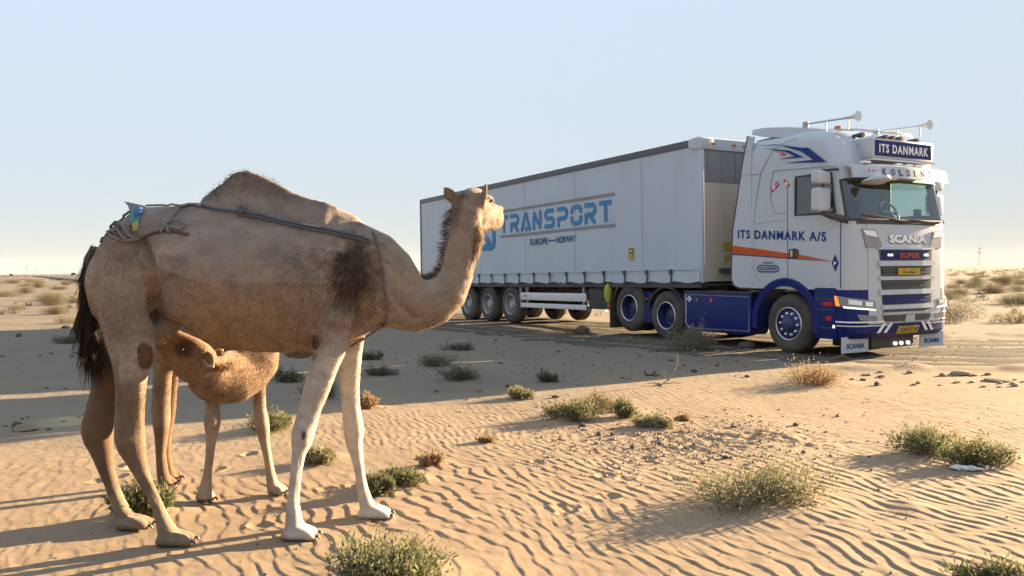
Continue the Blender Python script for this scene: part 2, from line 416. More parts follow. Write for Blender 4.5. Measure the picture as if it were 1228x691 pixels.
# ------------------------------------------------------------------ shrubs: where they stand in the photograph
# px centre, base py, px width, px height, kind, label, name
SHRUBS = [
 (458, 712, 150, 62, 'green', 'grey green leafy shrub in front of the camel, sand ripples round it', 'desert_shrub'),
 (915, 608, 148, 50, 'pale', 'wide pale green feathery shrub standing alone on rippled sand near the pebbly patch', 'desert_shrub'),
 (1120, 540, 78, 36, 'green', 'dark green shrub standing beside the white plastic scrap, nearer the lorry', 'desert_shrub'),
 (1174, 552, 66, 40, 'green', 'dark green shrub right behind the white plastic scrap', 'desert_shrub'),
 (684, 501, 56, 34, 'green', 'round dense green shrub, fullest of four in a row before the lorry shadow', 'desert_shrub'),
 (724, 491, 40, 34, 'mixed', 'shrub with a tall green shoot and orange dry stems, in the row of four', 'desert_shrub'),
 (758, 498, 34, 27, 'green', 'small green shrub between the orange stemmed one and the low end tuft', 'desert_shrub'),
 (787, 509, 34, 23, 'pale', 'lowest pale tuft at the end of the row of four shrubs', 'desert_shrub'),
 (1212, 704, 84, 48, 'green', 'dark olive shrub standing alone on sand nearest the wide feathery shrub', 'desert_shrub'),
 (451, 592, 26, 28, 'green', 'narrow green shrub beside the white far foreleg of the camel', 'desert_shrub'),
 (476, 578, 44, 27, 'green', 'low spreading green shrub ahead of the white far foreleg of the camel', 'desert_shrub'),
 (387, 553, 40, 29, 'pale', 'pale green shrub seen between the two white forelegs of the camel', 'desert_shrub'),
 (318, 512, 52, 31, 'green', 'green shrub behind the far foreleg of the calf', 'desert_shrub'),
 (166, 616, 62, 60, 'green', 'shrub standing behind the hind legs of the big camel', 'desert_shrub'),
 (448, 432, 28, 13, 'dark', 'dark shrub in the lorry shadow, farther of the pair behind the camel chest', 'desert_shrub'),
 (459, 447, 32, 17, 'dark', 'dark shrub in the lorry shadow, nearer of the pair behind the camel chest', 'desert_shrub'),
 (515, 439, 48, 20, 'dark', 'low wide shrub in the lorry shadow beyond the camel neck', 'desert_shrub'),
 (554, 455, 50, 26, 'dark', 'grey shrub in the lorry shadow with a bare branch leaning out', 'desert_shrub'),
 (551, 420, 28, 12, 'dark', 'small dark shrub between the trailer wheels and the shaded shrubs', 'desert_shrub'),
 (344, 454, 30, 21, 'dark', 'thin dark shrub in shade seen between calf and camel foreleg', 'desert_shrub'),
 (389, 475, 40, 28, 'dark', 'dark shrub in shade seen between the camel forelegs', 'desert_shrub'),
 (657, 457, 20, 16, 'dark', 'tiny upright shrub alone in the lorry shadow', 'desert_shrub'),
 (623, 475, 24, 15, 'pale', 'tiny pale tuft at the edge of the lorry shadow', 'desert_shrub'),
 (828, 421, 52, 42, 'greydry', 'grey dry bush in front of the tractor drive wheel', 'dry_bush'),
 (970, 458, 66, 32, 'orangedry', 'orange brown dry bush beside the front wheel of the tractor', 'dry_bush'),
 (77, 412, 40, 15, 'dark', 'low green shrub at the shadow edge behind the camel tail', 'desert_shrub'),
 (81, 388, 36, 16, 'mixed', 'brownish bush in the sun beyond the low green shrub by the camel tail', 'dry_bush'),
 (443, 489, 22, 23, 'orangedry', 'thin dry orange tuft ahead of the camel forelegs', 'dry_tuft'),
 (918, 522, 36, 25, 'twig', 'sparse reddish twiggy plant beside the pebbly patch', 'dry_twigs'),
 (517, 558, 24, 18, 'orangedry', 'short straw coloured tuft on ripples in front of the row of four shrubs', 'dry_tuft'),
 (588, 530, 16, 8, 'orangedry', 'faint dry tuft flat on the ripples', 'dry_tuft'),
 (1083, 615, 44, 9, 'twig', 'sparse flat grey plant between the feathery shrub and the white plastic scrap', 'dry_twigs'),
 (682, 402, 42, 14, 'mixed', 'dry grass on the low mound beside the dark rock near the trailer', 'dry_bush'),
 (820, 505, 12, 8, 'orangedry', 'tiny straw tuft beside the pebbly patch', 'dry_tuft'),
 (1010, 432, 14, 8, 'orangedry', 'straw tuft at the track edge by the front mud flap', 'dry_tuft'),
 (1218, 388, 36, 22, 'mixed', 'bushy olive shrub beyond the track, to the lorry front side', 'desert_shrub'),
]
for (px, py, w, h, kind, lab, nm) in SHRUBS:
    g = gnd(px, py)
    if g.y < 13: HUM.append((g.x + 0.06, g.y + 0.03, 0.62 * w * g.y / F_PX, 0.045 * min(1.0, w * g.y / F_PX / 0.35)))

# ------------------------------------------------------------------ ground sheet
th_f = np.linspace(math.radians(-47), math.radians(47), 940)
th_b = np.linspace(math.radians(47), math.radians(313), 54)[1:-1]
TH = np.concatenate([th_f, th_b])
R = [0.4]
while R[-1] < 3.0: R.append(R[-1] * 1.12)
while R[-1] < 12.5: R.append(R[-1] * 1.0024)
while R[-1] < 50: R.append(R[-1] * 1.011)
while R[-1] < 3000: R.append(R[-1] * 1.06)
R = np.array(R)
RR, TT = np.meshgrid(R, TH, indexing='ij')
GX, GY = RR * np.sin(TT), RR * np.cos(TT)
GZ = terrain(GX.ravel(), GY.ravel()).reshape(GX.shape)
nr, ncol = GX.shape
V = np.stack([GX, GY, GZ], -1).reshape(-1, 3)
V = np.vstack([V, [[0, 0, 0]]])
i, j = np.meshgrid(np.arange(nr - 1), np.arange(ncol), indexing='ij')
k = (j + 1) % ncol
Q = np.stack([i * ncol + j, i * ncol + k, (i + 1) * ncol + k, (i + 1) * ncol + j], -1).reshape(-1, 4)[:, ::-1]
T3 = np.stack([np.full(ncol, nr * ncol), (np.arange(ncol) + 1) % ncol, np.arange(ncol)], -1)
me = bpy.data.meshes.new('ground')
me.vertices.add(len(V)); me.vertices.foreach_set('co', V.astype(np.float32).ravel())
nl = Q.size + T3.size
me.loops.add(nl); me.loops.foreach_set('vertex_index', np.concatenate([Q.ravel(), T3.ravel()]).astype(np.int32))
me.polygons.add(len(Q) + len(T3))
me.polygons.foreach_set('loop_start', np.concatenate([np.arange(len(Q)) * 4, len(Q) * 4 + np.arange(len(T3)) * 3]).astype(np.int32))
me.update(calc_edges=True); me.validate()
me.shade_smooth()

def ground_mat():
    m = bpy.data.materials.new('sand'); m.use_nodes = True
    nt = m.node_tree; n = nt.nodes; L = nt.links; p = n['Principled BSDF']
    p.inputs['Roughness'].default_value = 0.92; p.inputs['Specular IOR Level'].default_value = 0.15
    geo = n.new('ShaderNodeNewGeometry')
    def noise(scale, det=6, rough=0.6, vec=None):
        z = n.new('ShaderNodeTexNoise'); z.inputs['Scale'].default_value = scale; z.inputs['Detail'].default_value = det
        z.inputs['Roughness'].default_value = rough
        L.new(vec or geo.outputs['Position'], z.inputs['Vector']); return z.outputs['Fac']
    def rng_(f, a, b, c=0.0, d=1.0):
        z = n.new('ShaderNodeMapRange'); z.inputs[1].default_value = a; z.inputs[2].default_value = b
        z.inputs[3].default_value = c; z.inputs[4].default_value = d; L.new(f, z.inputs[0]); return z.outputs[0]
    def mix(f, a, b):
        z = n.new('ShaderNodeMix'); z.data_type = 'RGBA'
        L.new(f, z.inputs[0])
        for s, c in ((6, a), (7, b)):
            if isinstance(c, tuple): z.inputs[s].default_value = (*c, 1)
            else: L.new(c, z.inputs[s])
        return z.outputs[2]
    def mul(a, b):
        z = n.new('ShaderNodeMath'); z.operation = 'MULTIPLY'; L.new(a, z.inputs[0])
        if isinstance(b, float): z.inputs[1].default_value = b
        else: L.new(b, z.inputs[1])
        return z.outputs[0]
    c = mix(rng_(noise(0.9, 5), 0.3, 0.7), (0.245, 0.172, 0.108), (0.288, 0.209, 0.138))
    c = mix(mul(rng_(noise(7.0, 6), 0.50, 0.72), 0.35), c, (0.245, 0.175, 0.12))
    c = mix(mul(rng_(noise(260.0, 2), 0.58, 0.75), 0.40), c, (0.15, 0.115, 0.085))          # dark grains
    c = mix(mul(rng_(noise(190.0, 2), 0.60, 0.78), 0.25), c, (0.48, 0.40, 0.31))          # pale grains
    # greyer dirt plain beyond the drifted sand, drawn nearer to paint in lorry shade
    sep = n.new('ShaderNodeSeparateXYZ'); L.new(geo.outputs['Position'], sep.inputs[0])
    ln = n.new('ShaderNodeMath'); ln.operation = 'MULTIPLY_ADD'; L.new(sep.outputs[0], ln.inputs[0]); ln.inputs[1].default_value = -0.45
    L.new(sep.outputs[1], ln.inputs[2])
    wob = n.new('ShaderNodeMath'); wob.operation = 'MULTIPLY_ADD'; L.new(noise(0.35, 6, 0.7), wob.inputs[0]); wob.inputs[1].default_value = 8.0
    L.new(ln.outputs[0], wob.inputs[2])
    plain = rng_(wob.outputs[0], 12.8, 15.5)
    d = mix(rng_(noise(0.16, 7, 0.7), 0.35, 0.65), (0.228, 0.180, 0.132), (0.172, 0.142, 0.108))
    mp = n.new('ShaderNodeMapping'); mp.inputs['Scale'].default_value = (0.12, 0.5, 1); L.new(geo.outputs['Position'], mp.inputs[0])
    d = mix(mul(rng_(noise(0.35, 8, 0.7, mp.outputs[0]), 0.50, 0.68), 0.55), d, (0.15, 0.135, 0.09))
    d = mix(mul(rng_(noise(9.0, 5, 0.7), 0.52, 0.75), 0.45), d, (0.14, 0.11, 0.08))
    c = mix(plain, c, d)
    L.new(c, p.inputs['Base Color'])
    b1 = n.new('ShaderNodeBump'); b1.inputs['Strength'].default_value = 0.35; b1.inputs['Distance'].default_value = 0.006
    L.new(noise(95.0, 5, 0.7), b1.inputs['Height'])
    b2 = n.new('ShaderNodeBump'); b2.inputs['Strength'].default_value = 0.5; b2.inputs['Distance'].default_value = 0.05
    L.new(mul(noise(5.0, 7, 0.7), plain), b2.inputs['Height']); L.new(b1.outputs[0], b2.inputs['Normal'])
    L.new(b2.outputs[0], p.inputs['Normal'])
    MATS['sand'] = m
ground_mat()
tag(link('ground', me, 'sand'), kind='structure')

# ------------------------------------------------------------------ dirt track the lorry stands on
mat('track_dirt', (0.085, 0.073, 0.061), 0.95, spec=0.05, var=0.4, vscale=1.6, dust=0.12, bump=0.8, bscale=22)
def catmull(P, n):
    P = [Vector((*p, 0)) for p in P]; out = []
    P = [P[0] * 2 - P[1]] + P + [P[-1] * 2 - P[-2]]
    for a in range(1, len(P) - 2):
        for q in range(n):
            t = q / n; p0, p1, p2, p3 = P[a - 1:a + 3]
            out.append(0.5 * ((2 * p1) + (p2 - p0) * t + (2 * p0 - 5 * p1 + 4 * p2 - p3) * t * t + (3 * p1 - p0 - 3 * p2 + p3) * t ** 3))
    return out + [P[-2]]
cl = catmull(TRACK, 46)
xs, ys, off, lat = [], [], [], []
NA = 60
for a, p in enumerate(cl):
    t = (cl[min(a + 1, len(cl) - 1)] - cl[max(a - 1, 0)]).normalized(); nrm = Vector((-t.y, t.x, 0))
    for b in range(NA + 1):
        s = b / NA * 2 - 1
        wv = TRACK_HALF + 0.35 * float(vnoise(a * 0.23, 3 if s < 0 else 9, 71)) + 0.15 * float(vnoise(a * 0.9, 3 if s < 0 else 9, 72))
        q = p + nrm * (s * wv); xs.append(q.x); ys.append(q.y); off.append(abs(s)); lat.append(s * wv)
xs, ys, off = np.array(xs), np.array(ys), np.array(off)
zz = terrain(xs, ys, False) + 0.012 - 0.03 * sstep(0.86, 1.0, off) + 0.012 * fbm(xs / 0.35, ys / 0.35, 77, 3)
for c0 in (-1.9, -1.0, 1.0, 1.85): zz = zz - 0.016 * np.exp(-((np.array(lat) - c0 - 0.15 * vnoise(xs / 3, ys / 3, 78)) / 0.17) ** 2)
n1 = NA + 1
fc = [(a * n1 + b, a * n1 + b + 1, (a + 1) * n1 + b + 1, (a + 1) * n1 + b) for a in range(len(cl) - 1) for b in range(NA)]
mt = mesh_from(np.stack([xs, ys, zz], -1), fc)
bm = bmesh.new(); bm.from_mesh(mt); bmesh.ops.recalc_face_normals(bm, faces=bm.faces)
if sum(f.normal.z for f in bm.faces) < 0: bmesh.ops.reverse_faces(bm, faces=bm.faces)
bm.to_mesh(mt); bm.free()
tag(link('dirt_track', mt, 'track_dirt', smooth=True), kind='structure')

# ------------------------------------------------------------------ tractor unit (x forward, y to its left, z up)
tractor = tag(empty('tractor_unit', (TX, TY, 0), PSI - math.pi / 2),
              'white and dark blue tractor unit with lit roof sign, coupled to the curtain trailer', 'lorry')
LV = [  # z, front x, half width, corner radius
 (0.33, 1.30, 1.22, .22), (0.42, 1.40, 1.24, .24), (0.75, 1.43, 1.25, .26), (1.13, 1.41, 1.25, .27), (1.55, 1.41, 1.25, .27), (2.05, 1.39, 1.25, .27),
 (2.27, 1.37, 1.25, .27), (2.93, 1.23, 1.24, .26), (3.15, 1.19, 1.24, .28), (3.40, 1.12, 1.24, .32), (3.60, 1.02, 1.23, .36),
 (3.74, .88, 1.19, .42), (3.84, .62, 1.08, .5), (3.885, .30, .90, .5)]
BULGE = 0.065
def lv_at(z):
    if z <= LV[0][0]: return LV[0]
    for a, b in zip(LV[:-1], LV[1:]):
        if z <= b[0]:
            t = (z - a[0]) / (b[0] - a[0]); return tuple(p + (q - p) * t for p, q in zip(a, b))
    return LV[-1]
def front_x(y, z):
    _, xf, w, rc = lv_at(z); return xf - BULGE * (y / w) ** 2
SX = [-0.88, -0.42, 0.0, 0.17, 0.62, 1.00]
NC = 6
def outline(z, lv=None):              # right half from the rear to the front centre
    _, xf, w, rc = lv or lv_at(z)
    x1 = xf - BULGE * ((w - rc) / w) ** 2
    mx = x1 - rc - 0.02
    pts = [(min(x, mx - 0.03 * (5 - i)), -w) for i, x in enumerate(SX)]
    for q in range(NC + 1):
        a = -math.pi / 2 + math.pi / 2 * q / NC
        pts.append((x1 - rc + rc * math.cos(a), -(w - rc) + rc * math.sin(a)))
    for y in (-0.7, -0.35):
        yy = y * (w - rc) / 0.98; pts.append((xf - BULGE * (yy / w) ** 2, yy))
    pts.append((xf, 0.0))
    return pts
def ring(lv, zs=None):
    h = outline(lv[0], lv)
    full = h + [(x, -y) for x, y in reversed(h[:-1])]
    n = len(h)
    out = []
    for i, (x, y) in enumerate(full):
        k = i if i < n else len(full) - 1 - i
        z = lv[0]
        if zs is not None:
            t = min(1, max(0, (k - 5) / 3.0)); z = zs[0] * (1 - t) + zs[1] * t
        out.append(Vector((x, y, z)))
    return out
NH = len(outline(1.0))
RN = 2 * NH - 1
i_s, i_h = 6, 7
rings = []
for q, lv in enumerate(LV):
    if q < 3: continue
    zs = {i_s: (2.40, 2.27), i_h: (3.06, 2.93)}.get(q)
    rings.append(ring(lv, zs))
def is_glass(level, j):
    if level != i_s - 3: return None
    k = j if j < NH - 1 else RN - 2 - j
    if k in (3, 4): return 'side_r' if j < NH - 1 else 'side_l'
    if k >= 5 + 3: return 'front'
    return None
body = MB(); glass = {'side_r': MB(), 'side_l': MB(), 'front': MB()}
bv = [p for r in rings for p in r]; bf = []
for a in range(len(rings) - 1):
    for j in range(RN):
        k = (j + 1) % RN
        q = (a * RN + j, a * RN + k, (a + 1) * RN + k, (a + 1) * RN + j)
        g = is_glass(a, j) if j < RN - 1 else None
        if g: glass[g].add([bv[i] for i in q], [(0, 1, 2, 3)])
        else: bf.append(q)
bf.append(tuple(range((len(rings) - 1) * RN, len(rings) * RN)))
body.add(bv, bf)
cab = body.build('cab', 'white_paint', tractor, smooth=True, angle=32)
for g, mb in glass.items():
    nm = 'windscreen' if g == 'front' else 'side_window'
    me_ = mb.mesh(nm); bm = bmesh.new(); bm.from_mesh(me_); bmesh.ops.remove_doubles(bm, verts=bm.verts, dist=0.001)
    bmesh.ops.recalc_face_normals(bm, faces=bm.faces)
    loops = [e for e in bm.edges if len(e.link_faces) == 1]
    # black rubber seal along the rim of the pane
    vs = {}
    for e in loops:
        for v_ in e.verts: vs.setdefault(v_.index, []).append(e)
    bm.verts.ensure_lookup_table()
    start = loops[0].verts[0]; cur, prev, order = start, None, []
    while True:
        order.append(cur.co.copy())
        nx = [e for e in vs[cur.index] if e is not prev][0]
        prev = nx; cur = nx.other_vert(cur)
        if cur is start: break
    bm.to_mesh(me_); bm.free()
    pane = link(nm, me_, 'glass', tractor, smooth=True)
    ctr = sum(order, Vector()) / len(order)
    MB().tube(order + [order[0], order[1]], 0.022, 6).build('seal', 'black_plastic', pane, smooth=True)

def spoint(s, z, off=0.0):            # a point on the body skin: s metres along the outline from the front centre
    h = [Vector((x, y, 0)) for x, y in outline(z)][::-1]
    sg = -1.0 if s > 0 else 1.0
    d = abs(s); i = 0
    while i < len(h) - 2 and d > (h[i + 1] - h[i]).length:
        d -= (h[i + 1] - h[i]).length; i += 1
    t = (h[i + 1] - h[i]).normalized(); p = h[i] + t * d
    def nrm(a):
        a = max(0, min(len(h) - 2, a)); q = (h[a + 1] - h[a]).normalized(); return Vector((-q.y, q.x, 0)) * (1 if True else 1)
    n_ = nrm(i)
    if n_.dot(p - Vector((0.3, 0, 0))) < 0: n_ = -n_
    p = p + n_ * off
    return Vector((p.x, p.y * sg, z))
def patch(corners, off, nu=8, nv=2, thick=0.0, mb=None):
    """a curved plate on the body skin; corners (s, z): bottom start, bottom end, top end, top start"""
    mb = mb or MB(); (a, b, c, d) = corners; v = []; f = []
    for q in range(nv + 1):
        tv = q / nv
        for r in range(nu + 1):
            tu = r / nu
            s = (a[0] * (1 - tu) + b[0] * tu) * (1 - tv) + (d[0] * (1 - tu) + c[0] * tu) * tv
            z = (a[1] * (1 - tu) + b[1] * tu) * (1 - tv) + (d[1] * (1 - tu) + c[1] * tu) * tv
            v.append(spoint(s, z, off))
    n1_ = nu + 1
    for q in range(nv):
        for r in range(nu): f.append((q * n1_ + r, q * n1_ + r + 1, (q + 1) * n1_ + r + 1, (q + 1) * n1_ + r))
    if thick:
        m0 = len(v)
        for q in range(nv + 1):
            tv = q / nv
            for r in range(nu + 1):
                tu = r / nu
                s = (a[0] * (1 - tu) + b[0] * tu) * (1 - tv) + (d[0] * (1 - tu) + c[0] * tu) * tv
                z = (a[1] * (1 - tu) + b[1] * tu) * (1 - tv) + (d[1] * (1 - tu) + c[1] * tu) * tv
                v.append(spoint(s, z, off - thick))
        edge = list(range(nu + 1)) + [q * n1_ + nu for q in range(1, nv + 1)] + [nv * n1_ + r for r in range(nu - 1, -1, -1)] + [q * n1_ for q in range(nv - 1, 0, -1)]
        for p, q in zip(edge, edge[1:] + edge[:1]): f.append((p, q, q + m0, p + m0))
    mb.add(v, f); return mb
def rect(s0, s1, z0, z1): return [(s0, z0), (s1, z0), (s1, z1), (s0, z1)]

# blue lower body and bumper
lo = MB(); lr = []
for lv in LV[:4]:
    h = outline(lv[0], lv); h = [(max(x, 0.60), y) for x, y in h if x > 0.59] ; h = [(0.60, h[0][1])] + h
    lr.append([Vector((x, y, lv[0])) for x, y in h] + [Vector((x, -y, lv[0])) for x, y in reversed(h[:-1])])
lo.loft(lr)
bumper = lo.build('bumper', 'blue_paint', tractor, smooth=True, angle=35)
# front panel and grille
patch(rect(-0.93, 0.93, 0.57, 2.2), 0.012, 16, 6, 0.02).build('front_panel', 'white_paint', tractor, smooth=True)
patch([(-0.60, 0.74), (0.60, 0.74), (0.69, 1.80), (-0.69, 1.80)], 0.016, 12, 4).build('grille_mesh', 'grille_dark', tractor, smooth=True)
for z0, z1, hw, m in ((1.515, 1.60, .72, 'white_paint'), (1.285, 1.345, .70, 'white_paint'), (1.045, 1.125, .70, 'white_paint'), (0.805, 0.875, .66, 'white_paint'), (0.715, 0.755, .62, 'white_paint'), (1.785, 1.82, .72, 'white_paint')):
    patch(rect(-hw, hw, z0, z1), 0.05, 12, 1, 0.045).build('grille_bar', m, tractor)
for z0, z1, m in ((1.615, 1.775, 'blue_paint'), (0.89, 1.03, 'blue_paint'), (1.36, 1.50, 'grille_dark'), (1.14, 1.27, 'grille_dark')):
    gi = patch(rect(-0.63, 0.63, z0, z1), 0.022, 12, 1).build('grille_insert', m, tractor)
    for q in range(1, 3):
        zc = z0 + (z1 - z0) * q / 3
        patch(rect(-0.62, 0.62, zc - 0.010, zc + 0.010), 0.034, 12, 1, 0.012).build('slat', 'black_plastic' if m != 'blue_paint' else 'blue_paint', gi)
for s in (-0.48, -0.41, 0.45, 0.52):
    patch(rect(s - 0.022, s + 0.022, 1.675, 1.715), 0.040, 2, 1, 0.01).build('marker_lamp', 'lamp_lit', tractor)
text('SUPER', (front_x(0, 1.66) + 0.052, -0.24, 1.645), (0, 0.52, 0), (0, 0, 0.085), 'orange_decal', tractor, bold=0.04, spacing=1.15)
text('SCANIA', (front_x(.4, 1.96) + 0.033, -0.438, 1.880), (0, 0.95, 0), (-0.01, 0, 0.135), 'grey_print', tractor, bold=0.06)  # grey offset copy: the letters' dark outline and shadow put in as colour
text('SCANIA', (front_x(.4, 1.96) + 0.038, -0.45, 1.895), (-.0, 0.95, 0), (-0.01, 0, 0.135), 'letter_silver', tractor, bold=0.05)
patch(rect(-0.28, 0.28, 1.365, 1.475), 0.056, 4, 1, 0.02).build('number_plate', 'yellow_plate', tractor)
for a, b in ((-.12, .02), (-.02, -.01), (.06, .03), (.12, .0)):
    mb = MB().tube([(front_x(0, 1.4) + .060, a - .05, 1.41 + b * .4), (front_x(0, 1.4) + .060, a, 1.40), (front_x(0, 1.4) + .060, a + .04, 1.43 + b)], 0.008, 5)
    mb.build('lettering', 'black_plastic', tractor)
patch([(-0.56, .60), (0.56, .60), (0.62, .70), (-0.62, .70)], 0.030, 8, 1, 0.01).build('lower_grille', 'grille_dark', tractor)
patch([(-0.10, .585), (0.16, .585), (0.14, .705), (-0.08, .705)], 0.042, 3, 1, 0.02).build('step_tread', 'white_paint', tractor)
pl = patch(rect(-0.24, 0.30, 0.39, 0.51), 0.035, 4, 1, 0.02).build('number_plate', 'yellow_plate', tractor)
text('CW 27 101', (front_x(0, .45) + 0.038, -0.20, 0.413), (0, 0.46, 0), (0, 0, 0.075), 'black_plastic', pl, bold=0.02)
for sg in (-1, 1):
    # upper lamp panels, low headlamps, fog lamps
    g1 = patch([(sg * .97, 1.815), (sg * .60, 1.805), (sg * .74, 2.10), (sg * 1.05, 2.12)], 0.022, 5, 3, 0.02).build('upper_lamp', 'lamp_grey', tractor)
    patch([(sg * .98, 2.02), (sg * .72, 1.985), (sg * .77, 2.085), (sg * 1.03, 2.10)], 0.032, 5, 1, 0.01).build('lens', 'lamp_white', g1)
    h1 = patch([(sg * 1.38, .85), (sg * .78, .80), (sg * .80, .945), (sg * 1.46, 1.03)], 0.020, 10, 2, 0.03).build('headlight', 'lamp_grey', tractor)
    patch([(sg * 1.34, .835), (sg * .80, .79), (sg * .80, .815), (sg * 1.36, .865)], 0.030, 10, 1, 0.02).build('light_strip', 'lamp_lit', h1)
    patch([(sg * 1.27, .90), (sg * 1.08, .88), (sg * 1.08, .95), (sg * 1.27, .98)], 0.028, 4, 1, 0.015).build('lens', 'lamp_white', h1)
    patch([(sg * 1.02, .87), (sg * .86, .86), (sg * .86, .93), (sg * 1.02, .94)], 0.028, 4, 1, 0.015).build('lens', 'chrome', h1)
    patch([(sg * 1.50, .87), (sg * 1.42, .86), (sg * 1.47, 1.03), (sg * 1.52, 1.03)], 0.022, 3, 1, 0.02).build('indicator', 'amber', h1)
    patch([(sg * 1.10, .64), (sg * .76, .61), (sg * .75, .70), (sg * 1.16, .735)], 0.018, 5, 1, 0.015).build('fog_lamp', 'lamp_grey', tractor)
    # white and silver lines on the bumper
    for z0, z1, m in ((.605, .630, 'white_decal'), (.545, .560, 'white_decal')):
        patch(rect(sg * 1.75, sg * .40, z0 - .01, z1 - .01), 0.014, 16, 1).build('trim_line', m, bumper)
    for s0 in (.42, .58):
        patch([(sg * (s0 + .16), .42), (sg * (s0 + .08), .42), (sg * (s0 - .06), .575), (sg * (s0 + .02), .575)], 0.015, 2, 2).build('trim_line', 'white_decal', bumper)
    # front mud flaps under the bumper
    fl = MB().box(1.17, 1.19, sg * 1.0 - .32, sg * 1.0 + .32, .10, .36).build('mud_flap', 'white_paint', tractor)
    text('SCANIA', (1.194, sg * 1.0 - .22, .165), (0, .44, 0), (0, 0, .085), 'navy_print', fl, bold=0.05)
for y in (.02, .18, .36):
    MB().lathe_y([(.0, 0), (.035, 0), (.035, .04), (0, .04)], (0, 0, 0), 10).mesh()
    bmx = MB(); bmx.tube([(1.16, y, .20), (1.20, y, .20)], .034, 10); bmx.build('work_lamp', 'lamp_lit', tractor)
MB().box(.35, 1.16, -.55, .55, .13, .34).build('underbody', 'dark_chassis', tractor, bevel=.03)
# diamond emblem and small badge marks
mb = MB(); mb.poly([(*spoint(s, z, .006),) for s, z in ((-1.50, 1.42), (-1.43, 1.57), (-1.50, 1.72), (-1.57, 1.57))]); mb.build('emblem', 'blue_decal', tractor)
mb = MB(); mb.poly([(*spoint(s, z, .012),) for s, z in ((-1.52, 1.53), (-1.47, 1.58), (-1.50, 1.60), (-1.53, 1.57))]); mb.build('emblem', 'white_decal', tractor)

# sun visor with KOLDING
vis = MB(); vr = []
for q in range(13):
    s = -1.22 + 2.44 * q / 12
    xo = 1.50 - .20 * abs(s / 1.22) ** 3
    vr.append([(xo - .18, s, 3.20), (xo, s, 3.14), (xo + .035, s, 2.945), (xo + .005, s, 2.94), (xo - .03, s, 3.11), (xo - .2, s, 3.16)])
vis.loft(vr); visor = vis.build('sun_visor', 'white_paint', tractor, smooth=True, angle=35)
for a, y in zip('KOLDING', np.linspace(-.68, .42, 7)):
    text(a, (1.541 - .20 * abs(y / 1.22) ** 3, y - .045, 2.985), (0, .035 if a == 'I' else .095, 0), (-.018, 0, .11), 'navy_print', visor, bold=0.035)
for y0 in (-1.08, .60):
    for q in range(3):
        yy = y0 + q * .09; mb = MB()
        mb.poly([(1.50 + (.025 if abs(yy) < .75 else -.012), yy, 3.02), (1.50 + (.025 if abs(yy) < .75 else -.012), yy + .07, 3.04 + .01 * q), (1.50 + (.022 if abs(yy) < .75 else -.016), yy + .04, 3.07)])
        mb.build('pennant_mark', 'red_decal', visor)
for y in (-.95, -.15, .12, .36):
    MB().box(1.30, 1.385, y - .08, y + .08, 3.185, 3.215).build('marker_lamp', 'lamp_white', visor)
# roof sign box
bx = MB().box(1.06, 1.34, -.78, .80, 3.28, 3.61).build('roof_sign', 'white_paint', tractor, bevel=.02)
MB().box(1.335, 1.346, -.72, .74, 3.32, 3.575).build('sign_panel', 'blue_paint', bx)
text('ITS DANMARK', (1.350, -.62, 3.375), (0, 1.27, 0), (0, 0, .145), 'white_decal', bx, bold=0.03, spacing=1.2)
MB().box(1.02, 1.36, -.80, .82, 3.245, 3.275).build('sign_bracket', 'silver', bx)
for y in (-.70, -.10, .08, .28, .72):
    rl = MB().tube([(.90, y, 3.70), (1.06, y, 3.69), (1.10, y, 3.69)], [.025, .045, .042], 10).build('roof_lamp', 'grille_dark', tractor, smooth=True)
    MB().tube([(1.099, y, 3.69), (1.112, y, 3.69)], .036, 10).build('lens', 'amber_lens', rl)
    MB().tube([(.95, y, 3.60), (.95, y, 3.70)], .015, 6).build('lamp_foot', 'black_plastic', rl)
MB().tube([(.80, -1.0, 3.79), (.97, -.7, 3.80), (1.0, 0, 3.80), (.97, .7, 3.80), (.80, 1.0, 3.79)], .018, 8).build('roof_bar', 'silver', tractor, smooth=True)
for sg in (-1, 1):
    y = sg * .93
    hn = MB().tube([(.12, y, 4.0), (.9, y, 3.975), (1.06, y, 3.97), (1.14, y, 3.968), (1.19, y, 3.967)], [.017, .020, .030, .052, .085], 14).build('air_horn', 'silver', tractor, smooth=True)
    MB().box(.07, .15, y - .04, y + .04, 3.84, 4.04).build('bracket', 'steel_rim', hn, bevel=.01)
    for x in (.55, 1.0): MB().tube([(x, y, 3.78), (x, y, 3.97)], .013, 6).build('bracket', 'silver', hn)
MB().tube([(.35, -.4, 3.88), (.35, -.4, 3.97)], [.09, .05], 12).build('beacon', 'amber_lens', tractor, smooth=True)
# roof deflector
rf = MB(); rr = []
for x, z0, z1, w in ((-1.04, 3.97, 4.095, 1.06), (-.7, 3.88, 4.075, 1.12), (-.2, 3.80, 4.01, 1.12), (.2, 3.78, 3.94, 1.05), (.50, 3.76, 3.875, .92)):
    rr.append([(x, -w, z0), (x, -w + .03, z1 - .03), (x, -w + .16, z1), (x, w - .16, z1), (x, w - .03, z1 - .03), (x, w, z0)])
rf.loft(rr); rf.build('roof_deflector', 'white_paint', tractor, smooth=True, angle=35)
